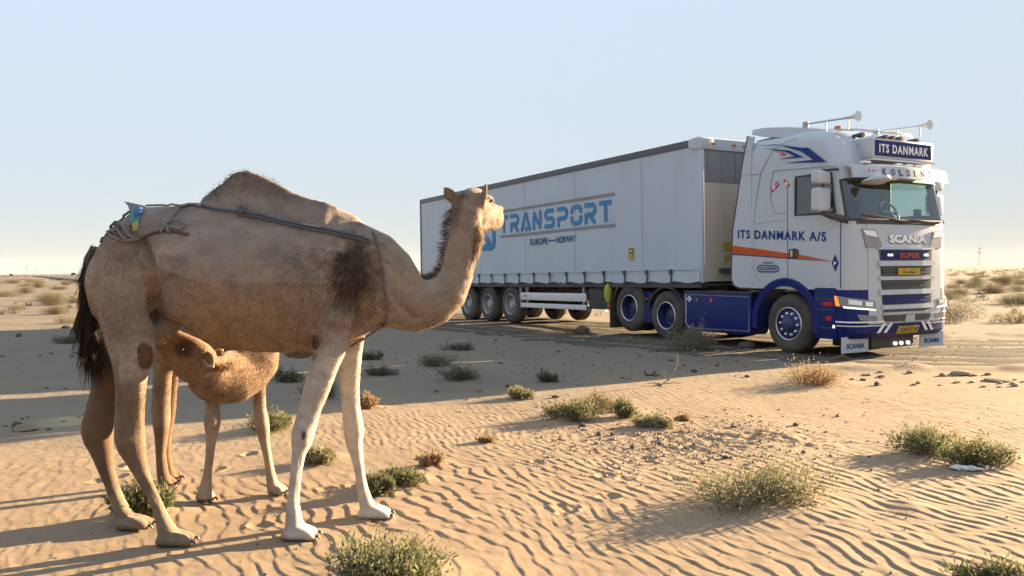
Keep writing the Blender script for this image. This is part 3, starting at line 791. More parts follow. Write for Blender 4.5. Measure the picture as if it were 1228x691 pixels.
# side deflectors behind the cab
for sg in (-1, 1):
    y0, y1 = sg * 1.252, sg * 1.215
    df = MB().prism([(-.86, 1.13), (-1.18, 1.13), (-1.30, 1.18), (-1.375, 1.30), (-1.335, 2.2), (-1.21, 2.8), (-1.09, 3.38), (-.945, 3.92), (-.80, 3.885), (-.86, 3.6)], y0, y1).build('side_deflector', 'white_paint', tractor)
    MB().tube([(-.86, sg * 1.235, 1.125), (-1.18, sg * 1.235, 1.125), (-1.31, sg * 1.235, 1.175), (-1.38, sg * 1.235, 1.30), (-1.34, sg * 1.235, 2.2), (-1.215, sg * 1.235, 2.8), (-1.095, sg * 1.235, 3.38), (-.95, sg * 1.235, 3.925)], .024, 6).build('rubber_edge', 'black_rubber', df, smooth=True)
MB().prism([(-1.25, 1.16), (-2.06, 1.16), (-2.06, 2.25), (-1.88, 2.5), (-1.75, 3.0), (-1.62, 3.6), (-1.0, 3.8)], 1.20, 1.17).build('gap_light_blocker', 'white_paint', tractor)  # unseen flap added to narrow the sunlight passing behind the cab
# doors: seams, handles, side graphics (right side is the one in view)
for sg in (-1, 1):
    Y = sg * 1.2535
    door = MB().prism([(0.0, 1.32), (.50, 1.32), (.62, 1.16), (1.10, 1.16), (1.10, 2.22), (1.08, 2.33), (.14, 2.40), (.12, 3.02), (0.0, 3.0)], Y, sg * 1.22).build('door', 'white_paint', tractor)
    MB().tube([(1.105, Y, 1.16), (1.105, Y, 2.25), (1.03, Y, 2.33)], .007, 5).build('seam', 'black_plastic', door)
    MB().tube([(-.004, Y, 1.32), (-.004, Y, 3.0)], .006, 5).build('seam', 'black_plastic', door)
    hd = MB().prism([(.02, 1.66), (.20, 1.66), (.25, 1.70), (.24, 1.80), (.17, 1.835), (.02, 1.82)], Y + sg * .004, Y - sg * .01).build('handle', 'black_plastic', door)
    MB().box(.07, .11, min(Y + sg * .02, Y + sg * .004), max(Y + sg * .02, Y + sg * .004), 1.69, 1.80).build('lever', 'white_paint', hd)
    D = sg * 1.2575
    def dec(pts, m, nm='stripe', y=D):
        MB().poly([(x, y, z) for x, z in pts]).build(nm, m, cab)
    def cv(pts, r=.005, nm='seam'): MB().tube([(x, sg * 1.250, z) for x, z in pts], r, 5).build(nm, 'grey_print', cab)
    cv([(.19, 3.72), (-.04, 3.70), (-.347, 3.60), (-.629, 3.221), (-.754, 2.683), (-.80, 2.286), (-.808, 1.44), (-.78, 1.38), (-.62, 1.24)])
    cv([(-1.197, 3.205), (-.629, 3.20)]); cv([(-.33, 3.217), (.83, 3.17), (1.05, 3.14)])
    cv([(-.33, 3.217), (-.40, 3.0), (-.40, 2.7), (-.30, 2.47), (.0, 2.44)])
    cv([(-.78, 2.30), (-.30, 2.33), (-.02, 2.33)], .004); cv([(-.74, 1.62), (-.74, 1.36)], .003)
    dec([(-1.345, 1.925), (-1.345, 1.78), (-.80, 1.735), (0, 1.675), (.55, 1.635), (.95, 1.60), (.30, 1.715), (0, 1.75), (-.8, 1.86)], 'orange_decal')
    dec([(-1.35, 1.775), (-1.35, 1.75), (-.80, 1.715), (0, 1.655), (.95, 1.59), (.55, 1.628), (0, 1.672), (-.8, 1.732)], 'blue_decal')
    dec([(-.833, 3.72), (-.27, 3.68), (.30, 3.545), (.442, 3.531), (.827, 3.241), (-.115, 3.33), (.549, 3.312), (.297, 3.48), (-.191, 3.655)], 'blue_decal')
    dec([(-.607, 3.66), (.038, 3.53), (.352, 3.377), (-.211, 3.410), (.15, 3.422), (-.038, 3.515)], 'blue_decal')
    dec([(-.407, 3.60), (-.076, 3.505), (-.038, 3.459), (-.191, 3.475), (-.12, 3.505)], 'orange_decal')
    for fx0, s2 in ((-.31, 1), (-.03, -1)):
        q = [(-.105, -.06), (.085, .075), (.105, .0), (-.07, -.12)] if s2 == 1 else [(-.08, .06), (-.05, .095), (.09, -.03), (.03, -.085)]
        c0 = (fx0, 2.955)
        dec([(c0[0] + a, c0[1] + b) for a, b in q], 'red_decal', 'flag')
        m_ = lambda i, j, t: ((q[i][0] * (1 - t) + q[j][0] * t) + c0[0], (q[i][1] * (1 - t) + q[j][1] * t) + c0[1])
        dec([m_(0, 3, .38), m_(1, 2, .38), m_(1, 2, .60), m_(0, 3, .60)], 'white_decal', 'flag_cross', D + sg * .002)
        dec([m_(0, 1, .38), m_(0, 1, .54), m_(3, 2, .54), m_(3, 2, .38)], 'white_decal', 'flag_cross', D + sg * .003)
    text('ITS DANMARK A/S', (-1.20 if sg < 0 else .82, D - .0 + sg * .003, 2.055), ((2.02 if sg < 0 else -2.02), 0, -.125), (0, 0, .160), 'blue_decal', cab, bold=0.03, spacing=1.2)
    MB().tube([(-.69, D, 1.455), (-.70, D, 1.50), (-.66, D, 1.55), (-.26, D, 1.54), (-.215, D, 1.50), (-.22, D, 1.45), (-.26, D, 1.43), (-.65, D, 1.43), (-.69, D, 1.455)], .011, 5).build('badge', 'navy_print', cab)
    text('KOLDING', (-.65 if sg < 0 else -.26, D, 1.455), (.39 if sg < 0 else -.39, 0, 0), (0, 0, .065), 'navy_print', cab, bold=0.03)
    text('TRUCKS', (-.58 if sg < 0 else -.33, D, 1.575), (.25 if sg < 0 else -.25, 0, 0), (0, 0, .035), 'navy_print', cab, bold=0.03)
    text('730', (.68 if sg < 0 else .90, D, 1.22), (.22 if sg < 0 else -.22, 0, 0), (0, 0, .07), 'side_guard', cab, bold=0.03)
    # mirrors
    ym = sg * 1.48
    ma = MB().tube([(1.22, sg * 1.2, 2.26), (1.02, sg * 1.36, 2.33), (.93, ym, 2.40)], [.06, .05, .05], 8).build('mirror_arm', 'black_plastic', tractor, smooth=True)
    MB().tube([(.95, ym, 2.35), (.95, ym, 3.10)], .02, 6).build('mirror_post', 'black_plastic', ma)
    MB().tube([(.95, ym, 3.08), (1.05, sg * 1.24, 3.10)], .022, 6).build('mirror_post', 'black_plastic', ma)
    for z0, z1 in ((2.41, 2.80), (2.86, 3.08)):
        sh = MB().box(.82, .99, ym - .15, ym + .15, z0, z1).build('mirror', 'white_paint', tractor, bevel=.05, seg=3)
        MB().box(.814, .819, ym - .12, ym + .12, z0 + .04, z1 - .04).build('mirror_glass', 'chrome', sh)
mm = MB(); mm.tube([(1.52, -.95, 2.955), (1.53, -.95, 2.90), (1.54, -.95, 2.875), (1.54, -.95, 2.82)], [.05, .22, .23, .10], 14, flat=1); rm = mm.build('ramp_mirror', 'white_paint', tractor, smooth=True)
# wipers, cowl
patch(rect(-1.12, 1.12, 2.20, 2.275), 0.016, 14, 1, 0.03).build('cowl', 'black_plastic', tractor, smooth=True)
for pts in ([(-1.0, 2.36), (-.5, 2.31), (-.18, 2.26), (-.05, 2.25)], [(-.1, 2.30), (.4, 2.27), (.75, 2.255), (.9, 2.25)]):
    MB().tube([(front_x(y, z) + .035, y, z) for y, z in pts], [.010, .014, .018, .028], 6).build('wiper', 'black_plastic', tractor)
# inside the cab
MB().box(-.84, .98, -1.18, 1.18, 1.75, 1.80).build('cab_floor', 'interior', tractor)
MB().box(-.84, -.80, -1.18, 1.18, 1.8, 3.55).build('rear_lining', 'interior_light', tractor)
MB().box(-.80, .9, -1.15, 1.15, 3.20, 3.24).build('headlining', 'interior_light', tractor)
mb = MB(); mb.loft([[(x, y, z) for x, z in ((.72, 1.85), (1.12, 1.85), (1.18, 2.22), (1.0, 2.33), (.78, 2.30), (.70, 2.15))] for y in (-1.1, -.3, .3, 1.1)]); mb.build('dashboard', 'interior', tractor, smooth=True)
for y in (-.62, .62):
    st = MB().box(-.25, .28, y - .27, y + .27, 1.98, 2.14).build('seat', 'interior', tractor, bevel=.05)
    MB().hexa([(-.30, y - .25, 2.1), (-.16, y - .25, 2.1), (-.16, y + .25, 2.1), (-.30, y + .25, 2.1), (-.46, y - .20, 2.78), (-.34, y - .20, 2.78), (-.34, y + .20, 2.78), (-.46, y + .20, 2.78)]).build('seat_back', 'interior', st, bevel=.04)
sw = MB().tube([(.62 - .10 * math.cos(a), .62 + .22 * math.sin(a), 2.46 + .20 * math.cos(a)) for a in np.linspace(0, 2 * math.pi, 21)], .018, 6).build('steering_wheel', 'black_plastic', tractor, smooth=True)
MB().tube([(.62, .62, 2.46), (.80, .62, 2.25)], .04, 8).build('steering_column', 'black_plastic', sw)
mb = MB(); mb.tube([(.62, .42, 2.46), (.62, .82, 2.46)], .03, 6); mb.build('steering_spoke', 'black_plastic', sw)
MB().box(.86, .90, .95, 1.12, 2.33, 2.52).build('tablet', 'black_plastic', tractor)
# front wheel arches, lower steps
for sg in (-1, 1):
    ar = MB(); arr = []
    for q in range(17):
        a = math.radians(-12 + 204 * q / 16)
        cx, cz = -.075, .55
        ri, ro = .635, .775
        dx, dz = math.cos(a), math.sin(a)
        z_ = lambda r: max(cz + r * dz, .30)
        arr.append([(cx + ri * dx, sg * 1.275, z_(ri)), (cx + (ro - .03) * dx, sg * 1.285, z_(ro - .03)), (cx + ro * dx, sg * 1.25, z_(ro)), (cx + ro * dx, sg * .88, z_(ro)), (cx + ri * dx, sg * .88, z_(ri))])
    ar.loft(arr); ar.build('wheel_arch', 'blue_paint', tractor, smooth=True, angle=50)
    lw = MB().box(.58, 1.02, min(sg * 1.262, sg * .9), max(sg * 1.262, sg * .9), .31, 1.16).build('step_panel', 'blue_paint', tractor, bevel=.015)
    for z in (.98, .80, .50): MB().box(.60, .99, min(sg * 1.267, sg * 1.255), max(sg * 1.267, sg * 1.255), z - .012, z + .012).build('step_gap', 'black_plastic', lw)
    MB().box(.76, .96, min(sg * 1.266, sg * 1.255), max(sg * 1.266, sg * 1.255), .86, .93).build('lettering_strip', 'red_decal', lw)
    MB().box(.82, .93, min(sg * 1.266, sg * 1.255), max(sg * 1.266, sg * 1.255), .62, .69).build('marker', 'red_decal', lw)
    MB().box(.96, 1.0, min(sg * 1.272, sg * 1.255), max(sg * 1.272, sg * 1.255), .50, .55).build('marker_lamp', 'lamp_lit', lw)
    # side skirt with silver outline
    y0, y1 = sg * 1.245, sg * .80
    sk = MB().prism([(-2.72, .98), (-2.78, .90), (-2.72, .36), (-2.60, .245), (-.93, .265), (-.88, .32), (-.88, 1.03), (-2.70, 1.03)], y0, y1).build('side_skirt', 'blue_paint', tractor, bevel=.02)
    MB().tube([(-2.66, sg * 1.248, .975), (-.93, sg * 1.248, .965), (-.93, sg * 1.248, .33), (-2.56, sg * 1.248, .31), (-2.66, sg * 1.248, .40), (-2.66, sg * 1.248, .975)], .010, 5).build('trim_line', 'silver', sk)
    MB().tube([(-2.58, sg * 1.247, .46), (-.94, sg * 1.247, .46)], .012, 5).build('crease', 'blue_paint', sk)
    MB().box(-2.74, -.86, min(sg * 1.24, sg * .8), max(sg * 1.24, sg * .8), 1.031, 1.055).build('catwalk_edge', 'black_plastic', sk)
    for x, z, m, r in ((-2.33, .87, 'amber_lens', .032), (-1.92, .87, 'red_lens', .04)):
        MB().lathe_y([(r, 0), (r, sg * .015), (r * .6, sg * .02)], (x, sg * 1.245, z), 12).build('side_marker', m, sk)
    MB().poly([(x, sg * 1.2475, z) for x, z in ((-2.56, .83), (-2.49, .895), (-2.56, .96), (-2.63, .895))]).build('emblem', 'white_decal', sk)
    MB().poly([(x, sg * 1.2495, z) for x, z in ((-2.56, .87), (-2.53, .895), (-2.56, .92), (-2.59, .895))]).build('emblem', 'blue_decal', sk)
# chassis frame, fifth wheel, catwalk
for y in (-.42, .42): MB().box(-5.35, .9, y - .05, y + .05, .72, .98).build('chassis_beam', 'dark_chassis', tractor)
for x in (-5.2, -4.3, -3.3, -2.2, -1.2, -.1): MB().box(x - .08, x + .08, -.38, .38, .62, .90).build('cross_member', 'dark_chassis', tractor)
MB().box(-2.65, -.95, -.78, .78, .35, .70).build('tank', 'dark_chassis', tractor, bevel=.05)
MB().box(-2.0, -1.05, -1.0, 1.0, 1.0, 1.04).build('catwalk', 'dark_chassis', tractor)
MB().box(-3.9, -2.7, -.45, .45, .99, 1.10).build('fifth_wheel', 'dark_chassis', tractor, bevel=.03)
for x0, z0 in ((-3.29, .52), (-4.55, .64)):
    for sg in (-1, 1):
        gd = MB(); g_ = []
        for q in range(9):
            a = math.radians(15 + 150 * q / 8)
            g_.append([(x0 + .585 * math.cos(a), sg * 1.26, z0 + .585 * math.sin(a)), (x0 + .62 * math.cos(a), sg * 1.26, z0 + .62 * math.sin(a)), (x0 + .62 * math.cos(a), sg * .70, z0 + .62 * math.sin(a)), (x0 + .585 * math.cos(a), sg * .70, z0 + .585 * math.sin(a))])
        gd.loft(g_); gd.build('mudguard', 'black_plastic', tractor, smooth=True, angle=40)
for sg in (-1, 1):
    pn = MB().box(-4.06, -3.80, min(sg * 1.20, sg * 1.0), max(sg * 1.20, sg * 1.0), .35, 1.0).build('gap_panel', 'blue_paint', tractor)
    MB().lathe_y([(.03, 0), (.03, sg * .015), (.02, sg * .02)], (-3.95, sg * 1.20, .85), 12).build('side_marker', 'red_lens', pn)
    MB().box(-5.28, -5.25, min(sg * 1.24, sg * .68), max(sg * 1.24, sg * .68), .16, .80).build('mud_flap', 'black_rubber', tractor)
    tl = MB().box(-5.42, -5.30, min(sg * 1.2, sg * .8), max(sg * 1.2, sg * .8), .62, .80).build('tail_lamp', 'red_lens', tractor)
    MB().box(-5.44, -5.40, min(sg * 1.25, sg * 1.2), max(sg * 1.25, sg * 1.2), .52, .57).build('marker_lamp', 'lamp_lit', tl)
    for x0 in (-3.29, -4.55, 0.0): pass
for x0, z0 in ((0, .52), (-3.29, .52), (-4.55, .64)):
    MB().tube([(x0, -1.0, z0), (x0, 1.0, z0)], .09, 10).build('axle', 'dark_chassis', tractor, smooth=True)

WH = {}
def wheel(parent, x, y, z, kind, sg):
    key = (kind, sg)
    if key not in WH:
        def L_(prof, m, n=30):
            mb = MB(); rings = []
            for r, q in prof:
                rings.append([(r * math.cos(2 * math.pi * k / n), q * -sg, r * math.sin(2 * math.pi * k / n)) for k in range(n)])
            mb.loft(rings, cap=False); return mb
        w2 = .15 if kind != 'drive' else .15
        ty = L_([(.288, w2), (.31, w2 + .012), (.40, w2 + .02), (.465, w2 + .008), (.505, w2 - .03), (.52, w2 - .055), (.523, .05), (.513, .045), (.513, .035), (.523, .03), (.523, -.03), (.513, -.035), (.513, -.045), (.523, -.05), (.52, -w2 + .055), (.505, -w2 + .03), (.40, -w2 - .02), (.288, -w2)], None, 40).mesh('wheel')
        ty.materials.append(MATS['black_rubber']); ty.shade_smooth()
        if kind == 'front':
            prof = [(.29, .15), (.292, .165), (.278, .168), (.265, .13), (.245, .10), (.20, .115), (.175, .135), (.15, .14), (.135, .145), (.12, .20), (.10, .215), (.0, .218)]; rm_ = 'blue_rim'
        elif kind == 'drive':
            prof = [(.29, .15), (.294, .165), (.278, .168), (.268, .14), (.255, .05), (.25, -.04), (.22, -.055), (.16, -.06), (.145, -.03), (.13, .03), (.11, .045), (.0, .047)]; rm_ = 'blue_rim'
        else:
            prof = [(.29, .15), (.294, .162), (.278, .165), (.265, .13), (.252, .03), (.235, .02), (.20, .035), (.165, .04), (.15, .03), (.135, .09), (.11, .12), (.0, .122)]; rm_ = 'steel_rim'
        rim = L_(prof, None).mesh('rim'); rim.materials.append(MATS[rm_]); rim.shade_smooth(); rim.set_sharp_from_angle(angle=math.radians(40))
        lip = L_([(.270, .160), (.279, .172), (.293, .168), (.297, .155)], None).mesh('rim_edge'); lip.materials.append(MATS['silver' if kind != 'trailer' else 'steel_rim']); lip.shade_smooth()
        nb = MB(); nr_, ny = {'front': (.19, .12), 'drive': (.19, -.058), 'trailer': (.185, .037)}[kind]
        for q in range(10):
            a = 2 * math.pi * q / 10
            nb.tube([(nr_ * math.cos(a), -sg * ny, nr_ * math.sin(a)), (nr_ * math.cos(a), -sg * (ny + .045), nr_ * math.sin(a))], .021, 6)
        nuts = nb.mesh('lug_nuts'); nuts.materials.append(MATS['letter_silver' if kind == 'front' else ('silver' if kind == 'drive' else 'steel_rim')])
        WH[key] = (ty, rim, lip, nuts)
    ty, rim, lip, nuts = WH[key]
    w = link('wheel', ty, None, parent); w.location = (x, y, z); w.rotation_euler = (0, rng.uniform(0, 6), 0)
    for nm, me_ in (('rim', rim), ('rim_edge', lip), ('lug_nuts', nuts)):
        lo_ = link(nm, me_, None, w)
        if nm == 'lug_nuts': lo_['kind'] = 'stuff'
for x0, z0, kd in ((0, .52, 'front'), (-3.29, .52, 'drive'), (-4.55, .64, 'drive')):
    for sg in (-1, 1):
        wheel(tractor, x0, sg * 1.08, z0, kd, -sg)
        if kd == 'drive': wheel(tractor, x0, sg * .74, z0, kd, -sg)

# ------------------------------------------------------------------ curtain-sided trailer (same axes as the tractor while building)
TAX = -11.27
trailer = tag(empty('semi_trailer', truck_w(TAX, 0), PSI - math.pi / 2),
              'long white curtain sided trailer with blue TRANSPORT print, behind the tractor', 'trailer')
trailer.rotation_euler = (0, -0.011, PSI - math.pi / 2)
x_f, x_r, zb, zt = -2.12, -16.0, 1.13, 3.83
for sg in (-1, 1):
    cvm = MB(); NX, NZ = 150, 14
    v = []; f = []
    for a in range(NX + 1):
        x = x_f - .06 + (x_r - x_f + .10) * a / NX
        for b in range(NZ + 1):
            t = b / NZ; z = zb + (zt - zb) * t
            wav = .010 * math.sin(x * 4.2 + 1.3 * math.sin(x * 1.1)) * (1 - t) ** 1.5 + .007 * math.sin(x * 1.9 + 4 * t) * (1 - t) + .004 * float(vnoise(x * 2.1, z * 1.7, 91))
            if t < .11: wav += .010 * math.sin(x * 8.06)
            v.append((x, sg * (1.272 + wav - .012 * math.exp(-((t - .1) / .03) ** 2)), z + (0.018 * math.sin(x * 8.06) if b == 0 else 0)))
    for a in range(NX):
        for b in range(NZ): f.append((a * (NZ + 1) + b, (a + 1) * (NZ + 1) + b, (a + 1) * (NZ + 1) + b + 1, a * (NZ + 1) + b + 1))
    cvm.add(v, f); cur = cvm.build('curtain', 'curtain', trailer, smooth=True, angle=180)
    if sg < 0: curtain = cur
    for x in np.arange(-15.6, -2.3, .785):
        bk = MB().box(x - .022, x + .022, min(sg * 1.298, sg * 1.305), max(sg * 1.298, sg * 1.305), 1.08, 1.40).build('strap', 'black_plastic', cur)
        MB().box(x - .04, x + .04, min(sg * 1.300, sg * 1.325), max(sg * 1.300, sg * 1.325), 1.27, 1.37).build('buckle', 'dark_chassis', bk) if False else None
        mbk = MB().box(x - .045, x + .035, min(sg * 1.304, sg * 1.325), max(sg * 1.304, sg * 1.325), 1.30, 1.39); mbk.build('buckle', 'dark_chassis', cur); mbk = MB().box(x - .035, x + .035, min(sg * 1.30, sg * 1.32), max(sg * 1.30, sg * 1.32), 1.10, 1.14)
        mbk.build('buckle', 'dark_chassis', cur)
    MB().tube([(x_r + .02, sg * 1.296, 1.375), (x_f - .08, sg * 1.296, 1.375)], .006, 5).build('hem', 'grey_print', cur)
    MB().box(x_r, x_f - .33, min(sg * 1.20, sg * 1.29), max(sg * 1.20, sg * 1.29), zt - .01, zt + .135).build('roof_rail', 'grey_rail', trailer, bevel=.01)
    MB().box(x_r, x_f - .05, min(sg * 1.10, sg * 1.255), max(sg * 1.10, sg * 1.255), 1.02, 1.135).build('side_rail', 'dark_chassis', trailer)
    # corner pillars and white front corner cap
    MB().box(x_f - .06, x_f + .02, min(sg * 1.22, sg * 1.285), max(sg * 1.22, sg * 1.285), 1.12, zt).build('corner_pillar', 'white_paint', trailer, bevel=.01)
    MB().box(x_r - .06, x_r + .04, min(sg * 1.20, sg * 1.285), max(sg * 1.20, sg * 1.285), 1.10, zt + .13).build('rear_pillar', 'grey_rail', trailer)
    MB().prism([(x_f - .36, zt - .0), (x_f - .26, zt - .07), (x_f + .03, zt - .09), (x_f + .035, zt + .12), (x_f - .05, zt + .165), (x_f - .36, zt + .14)], sg * 1.295, sg * .95).build('roof_corner', 'white_paint', trailer, bevel=.012)
MB().box(x_r, x_f - .04, -1.21, 1.21, zt + .10, zt + .12).build('roof', 'white_paint', trailer)
cp = MB().prism([(x_f - .10, zt - .09), (x_f + .03, zt - .09), (x_f + .035, zt + .12), (x_f - .05, zt + .165), (x_f - .10, zt + .165)], -.949, .949).build('roof_header', 'white_paint', trailer)
for y in (-1.0, -.45, -.15, .45, 1.0):
    MB().box(x_f + .034, x_f + .05, y - .05, y + .05, zt - .0, zt + .045).build('marker_lamp', 'amber_lens', cp)
fw = MB().box(x_f - .04, x_f, -1.215, 1.215, 3.09, zt - .092).build('front_wall', 'front_wall_grey', trailer)
for y in np.linspace(-1.1, 1.1, 7): MB().box(x_f, x_f + .012, y - .012, y + .012, 3.11, zt - .10).build('rib', 'front_wall_grey', fw)
fw2 = MB().box(x_f - .04, x_f + .004, -1.215, 1.215, 1.14, 3.088).build('front_wall', 'front_wall_white', trailer)
for y in (-.76, .76): MB().box(x_f + .004, x_f + .02, y - .015, y + .015, 1.2, 3.05).build('rib', 'front_wall_white', fw2)
MB().box(x_f + .004, x_f + .012, -.72, -.52, 1.75, 1.92).build('sticker', 'yellow_plate', fw2)
MB().box(x_f + .004, x_f + .012, -.70, -.54, 1.55, 1.66).build('sticker', 'yellow_plate', fw2)
MB().box(x_f + .004, x_f + .05, -.85, -.35, 1.30, 1.40).build('coupling_panel', 'grey_rail', fw2)
rdr = MB().box(x_r - .05, x_r - .01, -1.20, 1.20, 1.12, zt + .1).build('rear_doors', 'white_paint', trailer)
MB().box(x_r - .04, x_f - .02, -1.20, 1.20, 1.05, 1.10).build('floor', 'dark_chassis', trailer)
for y in (-.6, .6): MB().hexa([(x_r, y - .06, .72), (-6.0, y - .06, .72), (-6.0, y + .06, .72), (x_r, y + .06, .72), (x_r, y - .06, 1.05), (-6.0, y - .06, 1.05), (-6.0, y + .06, 1.05), (x_r, y + .06, 1.05)]).build('chassis_beam', 'dark_chassis', trailer)
for y in (-.6, .6): MB().box(-6.0, -2.2, y - .06, y + .06, .93, 1.05).build('chassis_beam', 'dark_chassis', trailer)
for x in np.arange(-15.6, -5.6, .9): MB().box(x - .03, x + .03, -1.15, 1.15, .95, 1.05).build('cross_member', 'dark_chassis', trailer)
# lettering on the curtain in view
YC = -1.2895
def stroke(mb, pts, w, y=YC):
    P = [Vector((a, b)) for a, b in pts]; Lp, Rp = [], []
    for i, p in enumerate(P):
        d1 = (P[i] - P[i - 1]).normalized() if i else (P[1] - P[0]).normalized()
        d2 = (P[i + 1] - P[i]).normalized() if i < len(P) - 1 else d1
        n1_ = Vector((-d1.y, d1.x)); n2_ = Vector((-d2.y, d2.x)); m_ = (n1_ + n2_)
        m_ = m_.normalized() if m_.length > 1e-4 else n1_
        k_ = w / 2 / max(.5, m_.dot(n1_)); Lp.append(p + m_ * k_); Rp.append(p - m_ * k_)
    n_ = len(P)
    mb.add([(p.x, y, p.y) for p in Lp] + [(p.x, y, p.y) for p in Rp], [(i, i + n_, i + n_ + 1, i + 1) for i in range(n_ - 1)])
GL = {
 'T': [[(0, .9), (.86, .9)], [(.45, .78), (.45, 0)]],
 'R': [[(.0, .9), (.62, .9), (.78, .78), (.78, .58), (.62, .44), (.18, .44)], [(.42, .36), (.80, .0)], [(.1, .52), (.1, 0)]],
 'A': [[(.02, 0), (.40, .93), (.46, .93), (.86, 0)], [(.34, .10), (.62, .10)]],
 'N': [[(.1, 0), (.1, .72)], [(.08, .95), (.72, .05)], [(.72, .28), (.72, 1)]],
 'S': [[(.82, .9), (.22, .9), (.08, .78), (.08, .62), (.22, .5), (.64, .5), (.78, .38), (.78, .22), (.64, .1), (.0, .1)]],
 'P': [[(.0, .9), (.62, .9), (.78, .78), (.78, .56), (.62, .42), (.24, .42)], [(.1, .52), (.1, 0)]],
 'O': [[(.10, .58), (.10, .76), (.24, .9), (.66, .9), (.80, .76), (.80, .58)], [(.80, .46), (.80, .24), (.66, .1), (.24, .1), (.10, .24), (.10, .46)]],
}
x0, x1 = -10.40, -4.97
cell = (x1 - x0) / 9
for q, ch in enumerate('TRANSPORT'):
    mb = MB(); hx = cell * .90
    for st in GL[ch]:
        stroke(mb, [(x0 + q * cell + a * hx, 2.52 + b * .49) for a, b in st], .105)
    mb.build('letter', 'sky_blue_print', curtain, fix=False)
for z in (3.10, 2.40):
    mb = MB(); mb.add([(x0, YC, z), (x1, YC, z), (x1, YC, z + .062), (x0, YC, z + .062)], [(0, 1, 2, 3)]); mb.build('printed_bar', 'grey_print', curtain)
text('EUROPE', (-8.72, YC, 2.12), (.86, 0, 0), (0, 0, .165), 'navy_print', curtain, bold=0.02)
text('NORWAY', (-7.44, YC, 2.12), (.88, 0, 0), (0, 0, .165), 'navy_print', curtain, bold=0.02)
mb = MB(); stroke(mb, [(-7.76, 2.20), (-7.54, 2.20)], .03)
for s in (-1, 1): mb.add([(-7.65 + s * .11, YC, 2.165), (-7.65 + s * .16, YC, 2.20), (-7.65 + s * .11, YC, 2.235)], [(0, 1, 2)])
mb.build('arrow', 'navy_print', curtain)
mb = MB()
stroke(mb, [(-10.76, 3.02), (-10.76, 2.32), (-10.80, 2.22), (-10.92, 2.17), (-12.1, 2.17), (-12.22, 2.22), (-12.26, 2.32), (-12.26, 3.0), (-12.2, 3.1), (-12.1, 3.14), (-11.4, 3.14)], .19)
stroke(mb, [(-11.95, 2.95), (-11.95, 2.35)], .15); stroke(mb, [(-11.80, 2.72), (-11.03, 2.30)], .17); stroke(mb, [(-11.70, 2.68), (-11.10, 3.05)], .17)
mb.build('logo', 'sky_blue_print', curtain, fix=False)
sk_ = MB().box(-4.46, -4.30, YC - .004, YC, 1.63, 1.89).build('sticker', 'yellow_plate', curtain)
MB().box(-4.44, -4.32, YC - .007, YC - .004, 1.77, 1.87).build('sticker_mark', 'black_plastic', sk_)
MB().poly([(-4.42, YC - .008, 1.80), (-4.34, YC - .008, 1.80), (-4.38, YC - .008, 1.86)]).build('sticker_mark', 'white_decal', sk_)
# panel joints of the curtain
for x in (-4.0, -6.6, -9.0, -11.6, -14.0):
    MB().box(x - .004, x + .004, -1.290, -1.285, 1.42, zt - .03).build('weld_seam', 'curtain', curtain)
# side guards, landing legs, boxes, wheels
for sg in (-1, 1):
    g_ = MB().box(-9.36, -6.24, min(sg * 1.20, sg * 1.235), max(sg * 1.20, sg * 1.235), .67, .87).build('side_guard', 'side_guard', trailer, bevel=.008)
    MB().box(-9.36, -6.24, min(sg * 1.20, sg * 1.235), max(sg * 1.20, sg * 1.235), .47, .59).build('side_guard', 'side_guard', trailer, bevel=.008)
    for x in (-9.45, -9.1, -6.4): MB().box(x - .03, x + .03, min(sg * 1.14, sg * 1.199), max(sg * 1.14, sg * 1.199), .45, 1.04).build('guard_post', 'steel_rim', trailer)
    MB().box(-9.2, -9.0, min(sg * 1.2355, sg * 1.238), max(sg * 1.2355, sg * 1.238), .76, .80).build('sticker', 'grey_print', g_)
    lg = MB().box(-5.15, -5.0, min(sg * .95, sg * 1.09), max(sg * .95, sg * 1.09), .42, 1.05).build('landing_leg', 'dark_chassis', trailer)
    MB().box(-5.25, -4.9, min(sg * .90, sg * 1.14), max(sg * .90, sg * 1.14), .38, .42).build('leg_foot', 'dark_chassis', lg)
    MB().box(-6.2, -5.4, min(sg * .7, sg * 1.18), max(sg * .7, sg * 1.18), .50, 1.0).build('tool_box', 'dark_chassis', trailer, bevel=.02)
    for x in (-8.6, -10.6, -7.2): MB().box(x - .05, x + .05, min(sg * 1.255, sg * 1.265), max(sg * 1.255, sg * 1.265), 1.06, 1.09).build('side_marker', 'amber_lens', trailer)
    MB().box(-6.16, -6.08, min(sg * 1.235, sg * 1.25), max(sg * 1.235, sg * 1.25), .56, .62).build('marker_lamp', 'lamp_white', trailer)
for q in range(1):
    ch = MB().tube([(-5.36, -1.20, .68), (-5.36, -1.21, .84), (-5.33, -1.22, 1.02), (-5.30, -1.22, 1.10)], [.06, .10, .09, .05], 9).build('strap_bundle', 'yellow_green', trailer, smooth=True)
for q in (-1, 0, 1):
    MB().tube([(TAX + q * 1.33, -1.0, .52), (TAX + q * 1.33, 1.0, .52)], .08, 10).build('axle', 'dark_chassis', trailer, smooth=True)
    for sg in (-1, 1): wheel(trailer, TAX + q * 1.33, sg * 1.08, .52 + q * .012, 'trailer', -sg)
for sg in (-1, 1):
    for q in (-1, 0, 1):
        md = MB(); g_ = []
        for k_ in range(7):
            a = math.radians(35 + 110 * k_ / 6); cx = TAX + q * 1.33
            g_.append([(cx + .57 * math.cos(a), sg * 1.24, .50 + .57 * math.sin(a)), (cx + .59 * math.cos(a), sg * 1.24, .50 + .59 * math.sin(a)), (cx + .59 * math.cos(a), sg * .9, .50 + .59 * math.sin(a)), (cx + .57 * math.cos(a), sg * .9, .50 + .57 * math.sin(a))])
        md.loft(g_); md.build('mudguard', 'black_plastic', trailer)
done = set()
